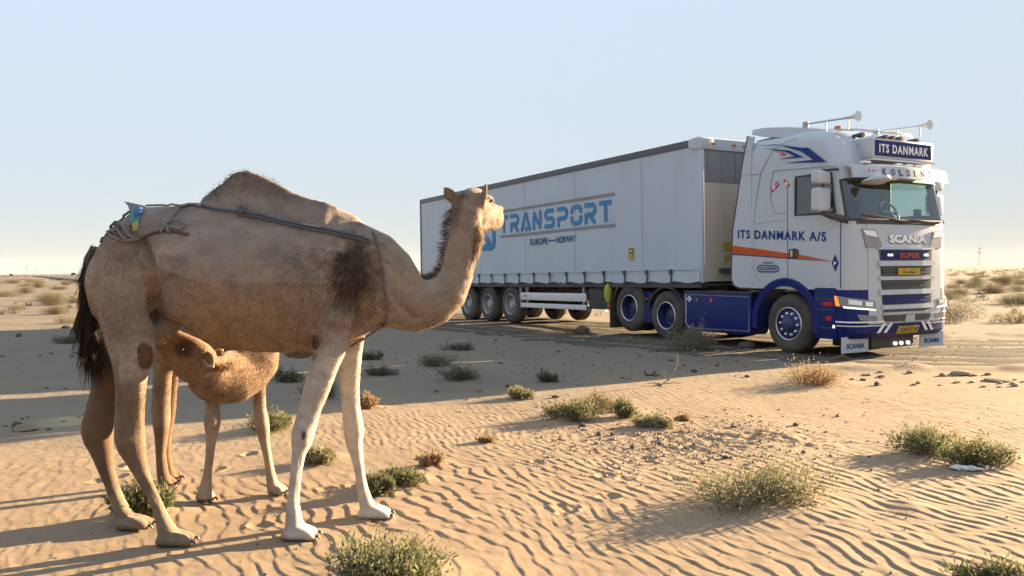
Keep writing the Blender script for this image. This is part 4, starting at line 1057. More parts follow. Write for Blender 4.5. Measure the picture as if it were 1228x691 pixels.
def shift(o):
    for c in o.children:
        if c.name.startswith('wheel'):
            c.location.x -= TAX
            continue
        if c.data and c.data.name not in done:
            done.add(c.data.name); c.data.transform(Matrix.Translation((-TAX, 0, 0)))
        shift(c)
shift(trailer)

# ------------------------------------------------------------------ animals
def ell_ring(c, a, b, ra, rb, n=20):
    return [c + a * (ra * math.cos(2 * math.pi * k / n)) + b * (rb * math.sin(2 * math.pi * k / n)) for k in range(n)]
def limb(mb, secs, lat=Vector((0, 1, 0)), n=16):
    """secs: (centre, half width in the leg's plane, half width sideways); closed smooth limb"""
    rings = []; cs = [Vector(s[0]) for s in secs]
    for i, s in enumerate(secs):
        t = (cs[min(i + 1, len(cs) - 1)] - cs[max(i - 1, 0)]).normalized()
        a = lat.cross(t).normalized(); b = t.cross(a)
        rings.append(ell_ring(cs[i], a, b, s[1], s[2], n))
    mb.loft(rings)
def px_limb(mb, rows, Ys, side=0.85, minside=0.0):
    """rows: (py, left px, right px[, side factor]); Ys: depth at the top and at the bottom"""
    secs = []; n_ = len(rows)
    for i, r in enumerate(rows):
        Y = Ys[0] + (Ys[1] - Ys[0]) * i / (n_ - 1)
        c = at((r[1] + r[2]) / 2, r[0], Y); w = (r[2] - r[1]) / 2 * Y / F_PX
        sf = r[3] if len(r) > 3 else side
        secs.append((c, w, max(w * sf, minside)))
    limb(mb, secs)
def foot(mb, c, L, W, ang=0.0, toes=True):
    """broad two-toed pad; c: middle of the sole on the ground"""
    d = Vector((math.cos(ang), math.sin(ang), 0)); s = Vector((-d.y, d.x, 0)); up = Vector((0, 0, 1))
    rings = []
    for t, w, h in ((-.50, .25, .010), (-.46, .62, .026), (-.25, .95, .036), (.05, 1.0, .036), (.25, .86, .032), (.33, .5, .026)):
        rings.append([c + d * (t * L) + s * (w * W / 2 * math.cos(q)) + up * (h + h * math.sin(q) * .96) for q in [2 * math.pi * k / 14 for k in range(14)]])
    mb.loft(rings)
    for sg in (-1, 1):
        rr = []
        for t, w, h, o in ((-.15, .20, .045, .18), (.10, .23, .040, .22), (.30, .22, .032, .25), (.43, .18, .024, .25), (.50, .08, .014, .24)):
            rr.append([c + d * (t * L) + s * (sg * o * W + w * W * math.cos(q)) + up * (h + h * .95 * math.sin(q)) for q in [2 * math.pi * k / 10 for k in range(10)]])
        mb.loft(rr)
def nails(c, L, W, ang, parent, base, m):
    d = Vector((math.cos(ang), math.sin(ang), 0)); s = Vector((-d.y, d.x, 0))
    for sg in (-1, 1):
        p = c + d * (.47 * L) + s * (sg * .25 * W) - base
        MB().tube([p + Vector((0, 0, .030)), p + d * .016 + Vector((0, 0, .024)), p + d * .026 + Vector((0, 0, .012))], [.007, .008, .003], 7).build('toenail', m, parent, smooth=True)

def fuse(mb, voxel, smooth_it, base, name):
    me = mb.mesh(name); o = bpy.data.objects.new('tmp', me); COL.objects.link(o)
    r = o.modifiers.new('r', 'REMESH'); r.mode = 'VOXEL'; r.voxel_size = voxel; r.adaptivity = 0
    s = o.modifiers.new('s', 'SMOOTH'); s.factor = 0.5; s.iterations = smooth_it
    dg = bpy.context.evaluated_depsgraph_get(); dg.update()
    out = bpy.data.meshes.new_from_object(o.evaluated_get(dg))
    bpy.data.objects.remove(o)
    bvh = BVHTree.FromPolygons([v.co.copy() for v in out.vertices], [tuple(p.vertices) for p in out.polygons])
    return out, bvh
def mesh_np(me):
    co = np.empty(len(me.vertices) * 3); me.vertices.foreach_get('co', co)
    no = np.empty(len(me.vertices) * 3); me.vertices.foreach_get('normal', no)
    return co.reshape(-1, 3), no.reshape(-1, 3)
def lerp3(a, b, t): return a + (np.asarray(b) - a) * t[:, None]

def hair_mesh(P, D, Lh, W, cols, curl=None, segs=2):
    """P roots, D unit directions, Lh lengths, W widths -> thin tapering blades; droop bends them down"""
    n_ = len(P)
    rnd = nrg.normal(size=(n_, 3)); S = np.cross(D, rnd); S /= np.linalg.norm(S, axis=1)[:, None] + 1e-9
    down = np.array([0, 0, -1.0]) if curl is None else curl
    rows = []
    for k_ in range(segs):
        t = k_ / segs
        c = P + D * (Lh * t)[:, None] + down * (Lh * t * t * .35)[:, None]
        w = (W * (1 - .5 * t))[:, None]
        rows += [c - S * w, c + S * w]
    tip = P + D * Lh[:, None] + down * (Lh * .35)[:, None]
    V_ = np.concatenate(rows + [tip]); f = []
    idx = np.arange(n_)
    F_ = []
    for k_ in range(segs - 1):
        a, b, c, d = 2 * k_ * n_ + idx, (2 * k_ + 1) * n_ + idx, (2 * k_ + 3) * n_ + idx, (2 * k_ + 2) * n_ + idx
        F_ += np.stack([a, b, c, d], -1).tolist()
    a, b, c = (2 * segs - 2) * n_ + idx, (2 * segs - 1) * n_ + idx, 2 * segs * n_ + idx
    F_ += np.stack([a, b, c], -1).tolist()
    me = mesh_from(V_, F_)
    set_col(me, np.concatenate([cols] * (2 * segs + 1)))
    return me
def scatter(me, dens_fn, n_, cols):
    """n_ points on the mesh, weighted by area and dens_fn(points)"""
    co, no = mesh_np(me)
    me.calc_loop_triangles()
    tr = np.empty(len(me.loop_triangles) * 3, np.int32); me.loop_triangles.foreach_get('vertices', tr); tr = tr.reshape(-1, 3)
    a, b, c = co[tr[:, 0]], co[tr[:, 1]], co[tr[:, 2]]
    ar = np.linalg.norm(np.cross(b - a, c - a), axis=1) * dens_fn((a + b + c) / 3, no[tr[:, 0]])
    cum = np.cumsum(ar); pick = np.searchsorted(cum, nrg.uniform(0, cum[-1], n_)); pick = np.minimum(pick, len(tr) - 1)
    u, v = nrg.uniform(size=n_), nrg.uniform(size=n_); m_ = u + v > 1; u[m_], v[m_] = 1 - u[m_], 1 - v[m_]
    t = tr[pick]
    P = co[t[:, 0]] * (1 - u - v)[:, None] + co[t[:, 1]] * u[:, None] + co[t[:, 2]] * v[:, None]
    return P, no[t[:, 0]], cols[t[:, 0]]

mat_attr('camel_coat', 0.85, sheen=0.15, bump=0.3, bscale=110, var=0.12, vscale=11)
mat_attr('camel_hair', 0.7, trans=0.45, var=0.1, vscale=20)
mat('toenail', (0.05, 0.045, 0.04), 0.5)
mat('eye_dark', (0.01, 0.008, 0.006), 0.08, coat=0.6)
mat('dark_skin', (0.06, 0.035, 0.025), 0.6, var=0.2, vscale=40)

CB = Vector((-1.55, 4.86, 0))                # the ground under the camel
def cw(px, py, Y=4.86): return at(px, py, Y)
cm = MB()
UP = Vector((0, 0, 1)); LAT = Vector((0, 1, 0))
tors = [  # px, top py, bottom py, half width, depth of the section's middle, pinch of the back
 (110, 318, 350, .07, 4.83, .2), (115, 306, 366, .13, 4.83, .3), (122, 296, 384, .185, 4.83, .35), (137, 273, 392, .205, 4.83, .40), (156, 256, 388, .215, 4.83, .4), (176, 248, 382, .225, 4.83, .4), (200, 247, 381, .265, 4.84, .45),
 (225, 246, 391, .315, 4.84, .5), (250, 247, 409, .345, 4.85, .5), (280, 246, 417, .355, 4.86, .5), (305, 244, 421, .355, 4.87, .5), (332, 243, 422, .34, 4.88, .5), (360, 244, 421, .32, 4.89, .5),
 (388, 247, 419, .285, 4.90, .5), (410, 251, 415, .255, 4.91, .5), (428, 259, 407, .22, 4.915, .5), (443, 274, 399, .185, 4.92, .45), (457, 295, 391, .15, 4.92, .35)]
rings = []
for px, t, b, w, Y, k in tors:
    zt_, zb_ = at(px, t, Y), at(px, b, Y); zc = zb_.z + .47 * (zt_.z - zb_.z); r = []
    for q in range(28):
        a = 2 * math.pi * q / 28; s_ = math.sin(a)
        y = w * math.cos(a) * (1 - k * max(0, s_) ** 1.6) * (1 - .12 * max(0, -s_))
        z = zc + ((zt_.z - zc) if s_ > 0 else (zc - zb_.z)) * s_
        xx = zb_.x + (zt_.x - zb_.x) * (z - zb_.z) / (zt_.z - zb_.z)
        r.append(Vector((xx, Y + y, z)))
    rings.append(r)
cm.loft(rings)
rings = []                                    # the hump
for px, t, w in ((238, 250, .05), (243, 237, .10), (254, 227, .145), (267, 219.5, .17), (279, 206.5, .185), (296, 203.5, .19), (314, 210, .19), (335, 220.5, .18), (353, 230.5, .165), (375, 238, .14), (393, 242, .11), (405, 247, .07)):
    Y = 4.865; zt_, zb_ = at(px, t, Y), at(px, 285, Y); r = []
    for q in range(20):
        a = 2 * math.pi * q / 20; s_ = math.sin(a)
        f_ = (1 - .72 * max(0, s_) ** 1.1)
        r.append(Vector((zt_.x, Y + w * math.cos(a) * f_ + .01 * math.sin(px * .3), zb_.z + (.02 if s_ < 0 else (zt_.z - zb_.z)) * s_)))
    rings.append(r)
cm.loft(rings)
# neck: U-shaped, then the head looks away towards the lorry
neck = [(430, 335, 66, .16, 4.915), (450, 338, 58, .145, 4.92), (466, 347, 48.5, .135, 4.925), (484, 358, 39, .12, 4.935), (504, 365.5, 32, .105, 4.95), (523, 360.5, 28.5, .095, 4.965), (538, 348.5, 24.5, .088, 4.98), (547, 330, 20.5, .080, 5.0), (551.5, 310, 19, .076, 5.015), (555, 288, 18.5, .074, 5.03), (558, 270, 19, .074, 5.045), (560, 252, 19.5, .078, 5.06), (561, 240, 14, .06, 5.07)]
limb(cm, [(at(a, b, Y), r * Y / F_PX, s) for a, b, r, s, Y in neck], n=20)
HA = math.radians(25)
hd = Vector((math.sin(HA), math.cos(HA), -.07)).normalized(); hs = Vector((hd.y, -hd.x, 0)).normalized(); hu = hs.cross(hd)
if hu.z < 0: hu = -hu
H0 = at(560, 247, 5.05)
HR = [(-.045, .045, .05, .02), (-.01, .085, .085, .01), (.05, .102, .115, .005), (.11, .100, .125, .0), (.17, .088, .115, -.005), (.23, .070, .095, -.01), (.30, .056, .082, -.012), (.36, .056, .080, -.018), (.41, .052, .070, -.025), (.445, .034, .045, -.03), (.455, .015, .02, -.03)]
cm.loft([ell_ring(H0 + hd * t + hu * dz, hs, hu, w, h, 18) for t, w, h, dz in HR])
cm.loft([ell_ring(H0 + hd * t + hu * dz, hs, hu, w, h, 12) for t, w, h, dz in [(.02, .05, .05, -.09), (.09, .065, .06, -.10), (.16, .055, .055, -.095), (.26, .04, .04, -.075), (.36, .035, .03, -.075), (.42, .03, .022, -.07), (.44, .012, .01, -.065)]])   # lower jaw
for sg in (-1, 1):                            # brow ridges, nostril swell
    cm.loft([ell_ring(H0 + hd * t + hs * (sg * .082) + hu * dz, hs, hu, w, w * .8, 10) for t, w, dz in [(.07, .01, .05), (.10, .028, .058), (.14, .03, .055), (.18, .012, .045)]])
    cm.loft([ell_ring(H0 + hd * t + hs * (sg * .03) + hu * .04, hs, hu, w, w * .7, 8) for t, w in [(.34, .01), (.38, .022), (.42, .02), (.44, .008)]])
def ear_obj(root, tip, wid, face, base, parent, outer, inner, rim):
    mb = MB(); ear(mb, root, tip, wid, face, .007); me = mb.mesh('ear'); me.transform(Matrix.Translation(-base))
    n_ = len(me.vertices); cl_ = np.tile(np.array(outer), (n_, 1))
    for i in range(n_):
        a = 2 * math.pi * (i % 12) / 12
        if abs(math.cos(a)) > .8 or i >= n_ - 24: cl_[i] = rim
        elif math.sin(a) > 0: cl_[i] = inner
    set_col(me, cl_); link('ear', me, 'camel_coat', parent, smooth=True)
def ear(mb, root, tip, wid, face, thick=.012):
    d = (tip - root); L_ = d.length; d = d / L_; s = d.cross(face).normalized(); n_ = s.cross(d)
    rr = []
    for t, w in ((-.15, .45), (0, .60), (.2, .9), (.45, 1.0), (.7, .80), (.88, .45), (1.0, .12)):
        c = root + d * (t * L_)
        ring_ = []
        for q in range(12):
            a = 2 * math.pi * q / 12
            ring_.append(c + s * (wid * w * math.cos(a)) + n_ * (thick * math.sin(a) - .35 * wid * w * math.cos(a) ** 2 + .01))
        rr.append(ring_)
    mb.loft(rr)
ear(cm, at(544, 241, 5.03), at(533.5, 223.5, 5.02), .040, Vector((-.3, 1, 0)))
ear(cm, at(578, 243, 5.03), at(581.5, 219, 5.02), .034, Vector((.9, .5, 0)))
# legs: traced rows (py, left, right)
px_limb(cm, [(268, 142, 165, 1.2), (285, 130, 172, 1.0), (305, 116, 178, .72), (330, 109, 181, .68), (355, 113, 182, .72), (377, 119, 182, .76), (400, 126, 185, .76), (416, 130, 186, .76), (432, 134, 183, .72), (450, 137, 177, .72), (470, 139, 174.5, .8), (492, 139, 173, .8), (512, 138, 172.5, .8), (525, 137, 173, .85), (536, 141, 174.5, .85), (552, 151, 176, .85), (575, 165, 181.5, 1.0), (596, 178, 191, 1.1), (612, 184, 198, 1.15), (626, 187, 205, 1.1), (640, 190, 214, 1.1), (647, 191, 217, 1.1)], (4.675, 4.62))
px_limb(cm, [(330, 112, 160, .7), (377, 112, 165, .6), (416, 113, 160, .6), (440, 114, 150, .7), (462, 111, 142, .8), (490, 104, 138, .8), (508, 98.5, 136, .8), (517, 97.5, 135, .85), (528, 101, 135.5, .85), (540, 108, 135.5, .85), (561, 117, 136.5, .95), (581, 126, 141.5, 1.1), (601, 133, 149.5, 1.15), (615, 138, 157, 1.1), (626, 140, 166, 1.1), (630, 141, 168, 1.1)], (4.99, 4.94))
px_limb(cm, [(300, 372, 420, .5), (335, 366, 425, .42), (365, 368, 425, .42), (385, 372, 423, .5), (402, 376, 419, .6), (419, 378, 415.5, .7), (434, 373.5, 408, .72), (452, 368, 401, .75), (471, 362.5, 393.5, .78), (488.5, 358.5, 386, .85), (506, 354, 381, .95), (520, 349.5, 377.5, 1.0), (532, 349, 373.5, 1.0), (545, 350, 366.5, 1.1), (564, 348, 362.5, 1.15), (586, 346, 360, 1.15), (603, 344, 359, 1.2), (614, 342.5, 361, 1.15), (626, 342, 363, 1.15), (636, 341, 368, 1.1), (640, 341, 369, 1.1)], (4.74, 4.715))
px_limb(cm, [(330, 385, 440, .42), (365, 392, 442, .42), (390, 400, 442, .5), (408, 405, 437, .6), (423, 407, 434.5, .75), (445, 406, 432.5, .78), (467, 408, 431, .85), (488.5, 410, 432, .9), (505, 411, 435, 1.0), (517, 412, 437, 1.0), (532, 414.5, 435, 1.0), (549, 421, 436, 1.15), (568.6, 426, 438, 1.25), (586, 427.5, 441.5, 1.25), (601, 430, 447, 1.15), (610, 432, 452, 1.1), (615, 433, 455, 1.1)], (5.06, 5.09))
FEET = [(gnd(210, 653.5), .205, .155, .06), (gnd(161, 634), .205, .155, .04), (gnd(359, 646.5), .205, .165, .05), (gnd(449, 621.5), .205, .165, .08)]
for c, L_, W_, a_ in FEET: foot(cm, c, L_, W_, a_)
# chest pad, udder
cm.loft([ell_ring(at(x, 420, 4.9), Vector((0, 1, 0)), UP, r, r * .55, 10) for x, r in ((338, .02), (346, .07), (358, .085), (370, .07), (378, .03))])
cm.loft([ell_ring(at(x, y, 4.86), Vector((0, 1, 0)), UP, r, r * .8, 12) for x, y, r in ((168, 392, .03), (178, 393, .10), (192, 394, .12), (205, 392, .09), (214, 390, .03))])
cbody, cbvh = fuse(cm, 0.0105, 6, CB, 'body')

def pseudo_px(co, Y=4.86):                    # where a point of the animal lies in its side view, in photograph pixels at mid depth
    X, Z = co[:, 0], co[:, 2] - CAM_H
    Y = np.minimum(co[:, 1], 2 * Y - co[:, 1]) if Y < 4.9 else Y
    u = X / Y * F_PX; v = (Z / Y) * F_PX
    return 614 + u, 345.5 - 21.6 - v - .0083 * u
def coat(co, no):
    px, py = pseudo_px(co); n1 = fbm(co[:, 0] * 6, co[:, 2] * 6 + co[:, 1] * 4, 5, 4); n2 = fbm(co[:, 0] * 22, co[:, 2] * 22 + co[:, 1] * 9, 15, 3)
    c = np.tile(np.array([.205, .150, .112]), (len(co), 1))
    c = lerp3(c, (.225, .145, .085), sstep(300, 425, py + 34 * n1) * sstep(185, 260, px) * sstep(410, 330, px))     # warmer belly, with light bounced off the sand in its colour
    c = lerp3(c, (.178, .138, .112), .7 * sstep(325, 245, py + 34 * n1))                                               # darker back
    c = lerp3(c, (.115, .080, .060), .75 * sstep(245, 225, py + 10 * n1) * sstep(230, 250, px) * sstep(420, 380, px))
    c = lerp3(c, (.225, .165, .120), .8 * sstep(420, 470, px) * sstep(210, 250, py))                                  # neck
    q = ((px - 424 - 10 * n1) / 36) ** 2 + ((py - 333 - 14 * n2) / 54) ** 2
    c = lerp3(c, (.045, .027, .019), .95 * sstep(1.35, .10, q + .4 * n2))                                           # dark shoulder
    c = lerp3(c, (.22, .14, .08), .8 * sstep(1.0, .0, ((px - 441 - 5 * n1) / 12) ** 2 + ((py - 362) / 22) ** 2))  # reddish hair by the collar, sunlit tone put into the coat colour
    fore = sstep(330, 345, px) * sstep(478, 470, px)
    c = lerp3(c, (.355, .305, .255), fore * sstep(400, 440, py + 18 * n1))                                             # white forelegs
    hind = sstep(240, 225, px)
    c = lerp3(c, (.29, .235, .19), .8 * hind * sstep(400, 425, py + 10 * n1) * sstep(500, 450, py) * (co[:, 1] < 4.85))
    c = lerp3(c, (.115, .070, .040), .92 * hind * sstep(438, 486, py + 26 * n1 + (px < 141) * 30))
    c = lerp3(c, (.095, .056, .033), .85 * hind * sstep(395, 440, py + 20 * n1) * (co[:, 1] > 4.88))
    c = lerp3(c, (.17, .13, .085), .7 * hind * sstep(560, 630, py + 40 * n2))
    q = ((px - 173) / 10.5) ** 2 + ((py - 427) / 17) ** 2
    c = lerp3(c, (.085, .040, .022), .95 * sstep(1.15, .8, q + .3 * n2) * (co[:, 1] < 4.75))                        # callus on the stifle
    c = lerp3(c, (.06, .035, .02), .9 * sstep(1.2, .7, ((px - 378) / 5) ** 2 + ((py - 411) / 9) ** 2) * (co[:, 1] < 4.85))
    c = lerp3(c, (.10, .05, .03), .8 * sstep(1.1, .8, ((px - 358) / 21) ** 2 + ((py - 428) / 7) ** 2))
    c = lerp3(c, (.03, .02, .015), .9 * sstep(1.2, .6, ((px - 361) / 3) ** 2 + ((py - 523) / 6) ** 2) * (co[:, 1] < 4.85))
    c = lerp3(c, (.05, .03, .02), .8 * sstep(7, 2, np.abs(px - 545 + (py - 250) * .22)) * sstep(275, 250, py) * sstep(510, 520, px))
    c = lerp3(c, (.16, .105, .06), .6 * sstep(12, 3, (px - (500 + 45 * sstep(340, 250, py)))) * sstep(490, 510, px) * sstep(345, 325, py))
    return np.clip(np.array([1.04, 1.05, 1.07]) * c * (1.04 + .26 * n1 + .16 * n2 + .14 * fbm(co[:, 0] * 14 + co[:, 2] * 5, co[:, 2] * 38, 35, 3))[:, None], .01, .9)
co, no = mesh_np(cbody)
pxv, pyv = pseudo_px(co); sidef = np.clip(np.abs(no[:, 1]) * 1.6, 0, 1)
def crease(pts, sig, dep):                    # a soft fold along a line of the side view
    best = np.full(len(co), 1e9)
    for (a, b), (c, d) in zip(pts[:-1], pts[1:]):
        ux, uy = c - a, d - b; t = np.clip(((pxv - a) * ux + (pyv - b) * uy) / (ux * ux + uy * uy), 0, 1)
        best = np.minimum(best, np.hypot(pxv - a - t * ux, pyv - b - t * uy))
    return dep * np.exp(-(best / sig) ** 2)
dis = crease([(172, 292), (180, 318), (182.5, 350), (183, 380)], 5.0, .045) + crease([(196, 340), (190, 362), (186, 378)], 9, .022)
dis = dis + crease([(376, 318), (370, 350), (371, 385), (378, 412)], 6, .016) + crease([(404, 398), (424, 396), (440, 384)], 6, .010) - crease([(150, 300), (148, 340), (152, 380)], 14, .012)
dis = dis + crease([(470, 352), (482, 372), (500, 382)], 5, .008) - crease([(478, 384), (500, 391), (520, 384)], 7, .008) - crease([(398, 310), (405, 350), (402, 385)], 12, .014)
dis = dis + crease([(147, 448), (149, 485), (150, 512)], 4, .009) - crease([(141, 519), (147, 529)], 5, .007) - crease([(165, 452), (166, 500), (168, 530)], 4, .005)
dis = dis + crease([(358, 548), (354, 575), (351, 600)], 2.2, .004) - crease([(362, 515), (361, 528)], 6, .007) + crease([(369, 538), (362, 545)], 3, .004) - crease([(344, 612), (350, 615)], 4, .004)
dis = dis + crease([(168, 575), (184, 604)], 2.4, .004) + crease([(428, 555), (433, 590)], 2.2, .004) - crease([(424, 512), (424, 524)], 6, .006)
for kx in range(6): dis = dis + crease([(262 + kx * 17, 300), (256 + kx * 17, 345), (264 + kx * 17, 385)], 3.5, .0028)
dis = dis - .005 * fbm(co[:, 0] * 9, co[:, 2] * 9 + co[:, 1] * 5, 77, 3) * sstep(470, 430, pyv)
co = co - no * (dis * np.maximum(sidef, .25))[:, None]
cbody.vertices.foreach_set('co', co.ravel()); cbody.update(); co, no = mesh_np(cbody)
ccol = coat(co, no); set_col(cbody, ccol)
camel = tag(empty('camel', CB), 'big tan camel with a roped back, dark shoulder and pale forelegs, looking at the lorry', 'camel')
cbody.transform(Matrix.Translation(-CB))
co = co - np.array(CB)
cbo = link('body', cbody, 'camel_coat', camel, smooth=True)
# short coat over the whole animal, longer on hump, nape, throat and shoulder
def camel_len(P):
    px, py = pseudo_px(P + np.array(CB))
    L_ = np.full(len(P), .014)
    L_ = L_ + .008 * sstep(250, 225, py) * sstep(235, 250, px) * sstep(420, 390, px)
    L_ = L_ + .016 * np.exp(-(((px - 425) / 32) ** 2 + ((py - 340) / 50) ** 2))
    L_ = L_ + .022 * sstep(560, 572, px) * sstep(262, 275, py) * sstep(345, 300, py)
    L_ = L_ * (1 - .55 * sstep(470, 540, py))
    return L_
def flow(P, N, px, py):
    d = np.tile(np.array([-.55, 0, -.6]), (len(P), 1))
    up_ = (sstep(480, 500, px) * sstep(360, 340, py))[:, None]
    d = d * (1 - up_) + np.array([-.25, 0, -1.0]) * up_
    d = d - N * np.sum(d * N, 1)[:, None]
    d /= np.linalg.norm(d, axis=1)[:, None] + 1e-6
    return d
P, N, Cc = scatter(cbody, lambda p, n: np.where(n[:, 1] < .35, 1.0, .35), 125000, ccol)
px_, py_ = pseudo_px(P + np.array(CB))
D = flow(P, N, px_, py_) + N * nrg.uniform(.05, .26, len(P))[:, None] + nrg.normal(0, .10, (len(P), 3)) + .35 * np.stack([fbm(P[:, 0] * 5, P[:, 2] * 5, 301, 2), np.zeros(len(P)), fbm(P[:, 0] * 5, P[:, 2] * 5, 302, 2)], -1); D /= np.linalg.norm(D, axis=1)[:, None]
Lh = camel_len(P) * nrg.uniform(.7, 1.5, len(P))
hm = hair_mesh(P - N * .002, D, Lh, np.full(len(P), .0009) + Lh * .02, np.clip(Cc * nrg.uniform(.95, 1.22, (len(P), 1)), 0, 1))
tag(link('coat_hair', hm, 'camel_hair', camel), kind='stuff')
# nape mane, hump tuft, throat beard
def tuft(pts, n_, L0, L1, dirs, spread, col, name, wid=.0022, segs=3):
    ii = nrg.uniform(0, len(pts) - 1.001, n_); k_ = ii.astype(int); t = (ii - k_)[:, None]
    A = np.array([p[:] for p in pts]); Dd = np.array(dirs, float)
    P_ = A[k_] * (1 - t) + A[k_ + 1] * t; D_ = Dd[k_] * (1 - t) + Dd[k_ + 1] * t
    P_ = P_ + nrg.normal(0, spread, (n_, 3)); D_ = D_ / np.linalg.norm(D_, axis=1)[:, None]
    clump = vnoise(ii * 9.0, np.zeros(n_), 7)[:, None]
    D_ = D_ + nrg.normal(0, .18, (n_, 3)) + clump * np.array([.10, .1, .25]); D_ /= np.linalg.norm(D_, axis=1)[:, None]
    Lh_ = nrg.uniform(L0, L1, n_) * (1 + .5 * vnoise(ii * 5.0, np.ones(n_), 3))
    cl_ = np.array(col) * nrg.uniform(.6, 1.5, (n_, 1))
    return hair_mesh(P_, D_, Lh_, np.full(n_, wid), np.clip(cl_, 0, 1), segs=segs)
B3 = np.array(CB)
npts = [at(x, y, Y) - CB for x, y, Y in ((500, 336, 4.95), (512, 336, 4.955), (522, 331, 4.965), (529.5, 321, 4.985), (532.5, 305, 5.01), (536, 285, 5.02), (538.5, 268, 5.035), (544, 250, 5.035))]
ndir = [(-.3, -.1, .9), (-.5, -.1, .8), (-.8, -.1, .55), (-.95, -.1, .35), (-1, -.1, .25), (-1, -.1, .15), (-1, -.1, .1), (-.8, -.1, -.1)]
link('mane', tuft(npts, 1300, .018, .050, ndir, .011, (.12, .086, .062), 'mane', .0014), 'camel_hair', camel)
hpts = [at(x, y, 4.865) - CB for x, y in ((248, 241), (263, 230), (279, 214), (296, 210.5), (316, 217), (338, 228))]
hdir = [(-.6, 0, .5), (-.7, 0, .6), (-.7, 0, .7), (.2, 0, .8), (.6, 0, .6), (.7, 0, .5)]
link('hump_hair', tuft(hpts, 2400, .008, .016, hdir, .016, (.12, .085, .062), 'hump', .0012), 'camel_hair', camel)
tpts = [at(x, y, Y) - CB for x, y, Y in ((574, 268, 5.0), (575, 280, 4.99), (573, 292, 4.99), (569, 306, 4.98))]
link('throat_hair', tuft(tpts, 450, .02, .05, [(.22, -.2, -1)] * 4, .010, (.30, .215, .14), 'throat', .0016), 'camel_hair', camel)
# tail with a dark brush
tpx = [(116, 298, 4.80), (108, 312, 4.78), (103.5, 335, 4.78), (103, 360, 4.79), (105, 385, 4.80), (107, 410, 4.80)]
tl_pts = [at(*p) - CB for p in tpx]
tail = MB().tube(tl_pts, [.035, .034, .028, .024, .018, .008], 10).build('tail', 'dark_skin', camel, smooth=True)
tdirs = [(-.22, -.2, -.9), (-.20, -.2, -.9), (-.06, -.1, -1), (.0, -.1, -1), (-.02, -.1, -1), (-.04, -.1, -1)]
hm = tuft(tl_pts, 2600, .04, .12, tdirs, .011, (.055, .038, .028), 'tail', .0024, 4); link('tail_hair', hm, 'camel_hair', tail)
tl2 = [at(x, y, Y) - CB for x, y, Y in ((101, 365, 4.79), (106, 378, 4.80), (110, 395, 4.81), (114, 410, 4.82))]
hm = tuft(tl2, 1300, .12, .20, [(-.06, -.05, -1), (-.10, 0, -1), (-.03, 0, -1), (-.03, 0, -1)], .013, (.045, .032, .024), 'tail', .0026, 4); link('tail_hair', hm, 'camel_hair', tail)
for sg in (-1, 1):
    e = H0 + hd * .12 + hs * (sg * .098) + hu * .045 - CB
    MB().lathe_y([(.0, -.014), (.010, -.011), (.014, 0), (.010, .011), (0, .014)], tuple(e), 10).build('eye', 'eye_dark', camel, smooth=True)
for c, L_, W_, a_ in FEET: nails(c, L_, W_, a_, camel, CB, 'toenail')

# harness: braided strap along the flank, collar round the neck base, rope and cloth on the croup
mat('strap_blue', (0.075, 0.09, 0.11), 0.8, var=0.5, vscale=60, bump=0.6, bscale=200)
mat('rope_grey', (0.20, 0.185, 0.17), 0.9, var=0.3, vscale=80, bump=0.8, bscale=300)
mat('collar_brown', (0.11, 0.095, 0.085), 0.9, var=0.4, vscale=60, bump=0.6, bscale=200)
mat('cloth_teal', (0.06, 0.20, 0.17), 0.85, var=0.4, vscale=14)
mat('cloth_yellow', (0.34, 0.30, 0.07), 0.85, var=0.3, vscale=14)
mat('cloth_grey', (0.16, 0.19, 0.19), 0.85, var=0.2, vscale=20)
mat('cloth_blue', (0.05, 0.10, 0.28), 0.85, var=0.2, vscale=20)
mat('cloth_brown', (0.10, 0.055, 0.04), 0.9, var=0.3, vscale=30)
def on_near(px, py, off=.012, far=False):
    """the point of the coat seen at a pixel of the photograph (or the same height on the far flank)"""
    o_ = Vector((0, 0, CAM_H)); d = ray(px, py).normalized()
    if not far:
        h_ = cbvh.ray_cast(o_, d)
    else:
        p = at(px, py, 4.86); h_ = cbvh.ray_cast(Vector((p.x, 7.0, p.z)), Vector((0, -1, 0)))
    if h_[0] is None: return at(px, py, 4.86)
    return h_[0] + (h_[1] if h_[1].dot(d) < 0 or far else -h_[1]) * off
def drape(pts, n_=5, off=.012, far=False):
    out = []
    for (a, b), (c, d) in zip(pts[:-1], pts[1:]):
        for k_ in range(n_): out.append(on_near(a + (c - a) * k_ / n_, b + (d - b) * k_ / n_, off, far))
    out.append(on_near(*pts[-1], off, far)); return out
hb = on_near(240, 250)
harness = tag(empty('rope_harness', hb), 'blue grey strap running along the camel flank to a collar at the neck', 'harness')
def rel(pts, b): return [p - b for p in pts]
SP = [(236, 247), (262, 252), (285, 255), (310, 258), (335, 265), (365, 271.5), (395, 277), (425, 283.5), (444, 289)]
MB().tube(rel(drape(SP), hb), .0075, 7).build('flank_strap', 'strap_blue', harness, smooth=True)
MB().tube(rel(drape([(x, y + 3.5) for x, y in SP[2:]]), hb), .006, 6).build('flank_strap', 'strap_blue', harness, smooth=True)
MB().tube(rel(drape([(236, 247), (300, 260), (380, 275), (440, 288)], 6, .012, True), hb), .009, 7).build('flank_strap', 'strap_blue', harness, smooth=True)
kn = drape([(287, 252), (291, 250), (296, 253), (290, 257), (286, 255), (293, 254)], 2, .022); MB().tube(rel(kn, hb), .010, 6).build('knot', 'strap_blue', harness, smooth=True)
MB().tube(rel(drape([(447, 278), (452, 292), (456, 310), (459, 330), (462, 352), (463.5, 372), (462.5, 388), (459, 392)], 4, .006), hb), .0065, 7).build('collar', 'collar_brown', harness, smooth=True)
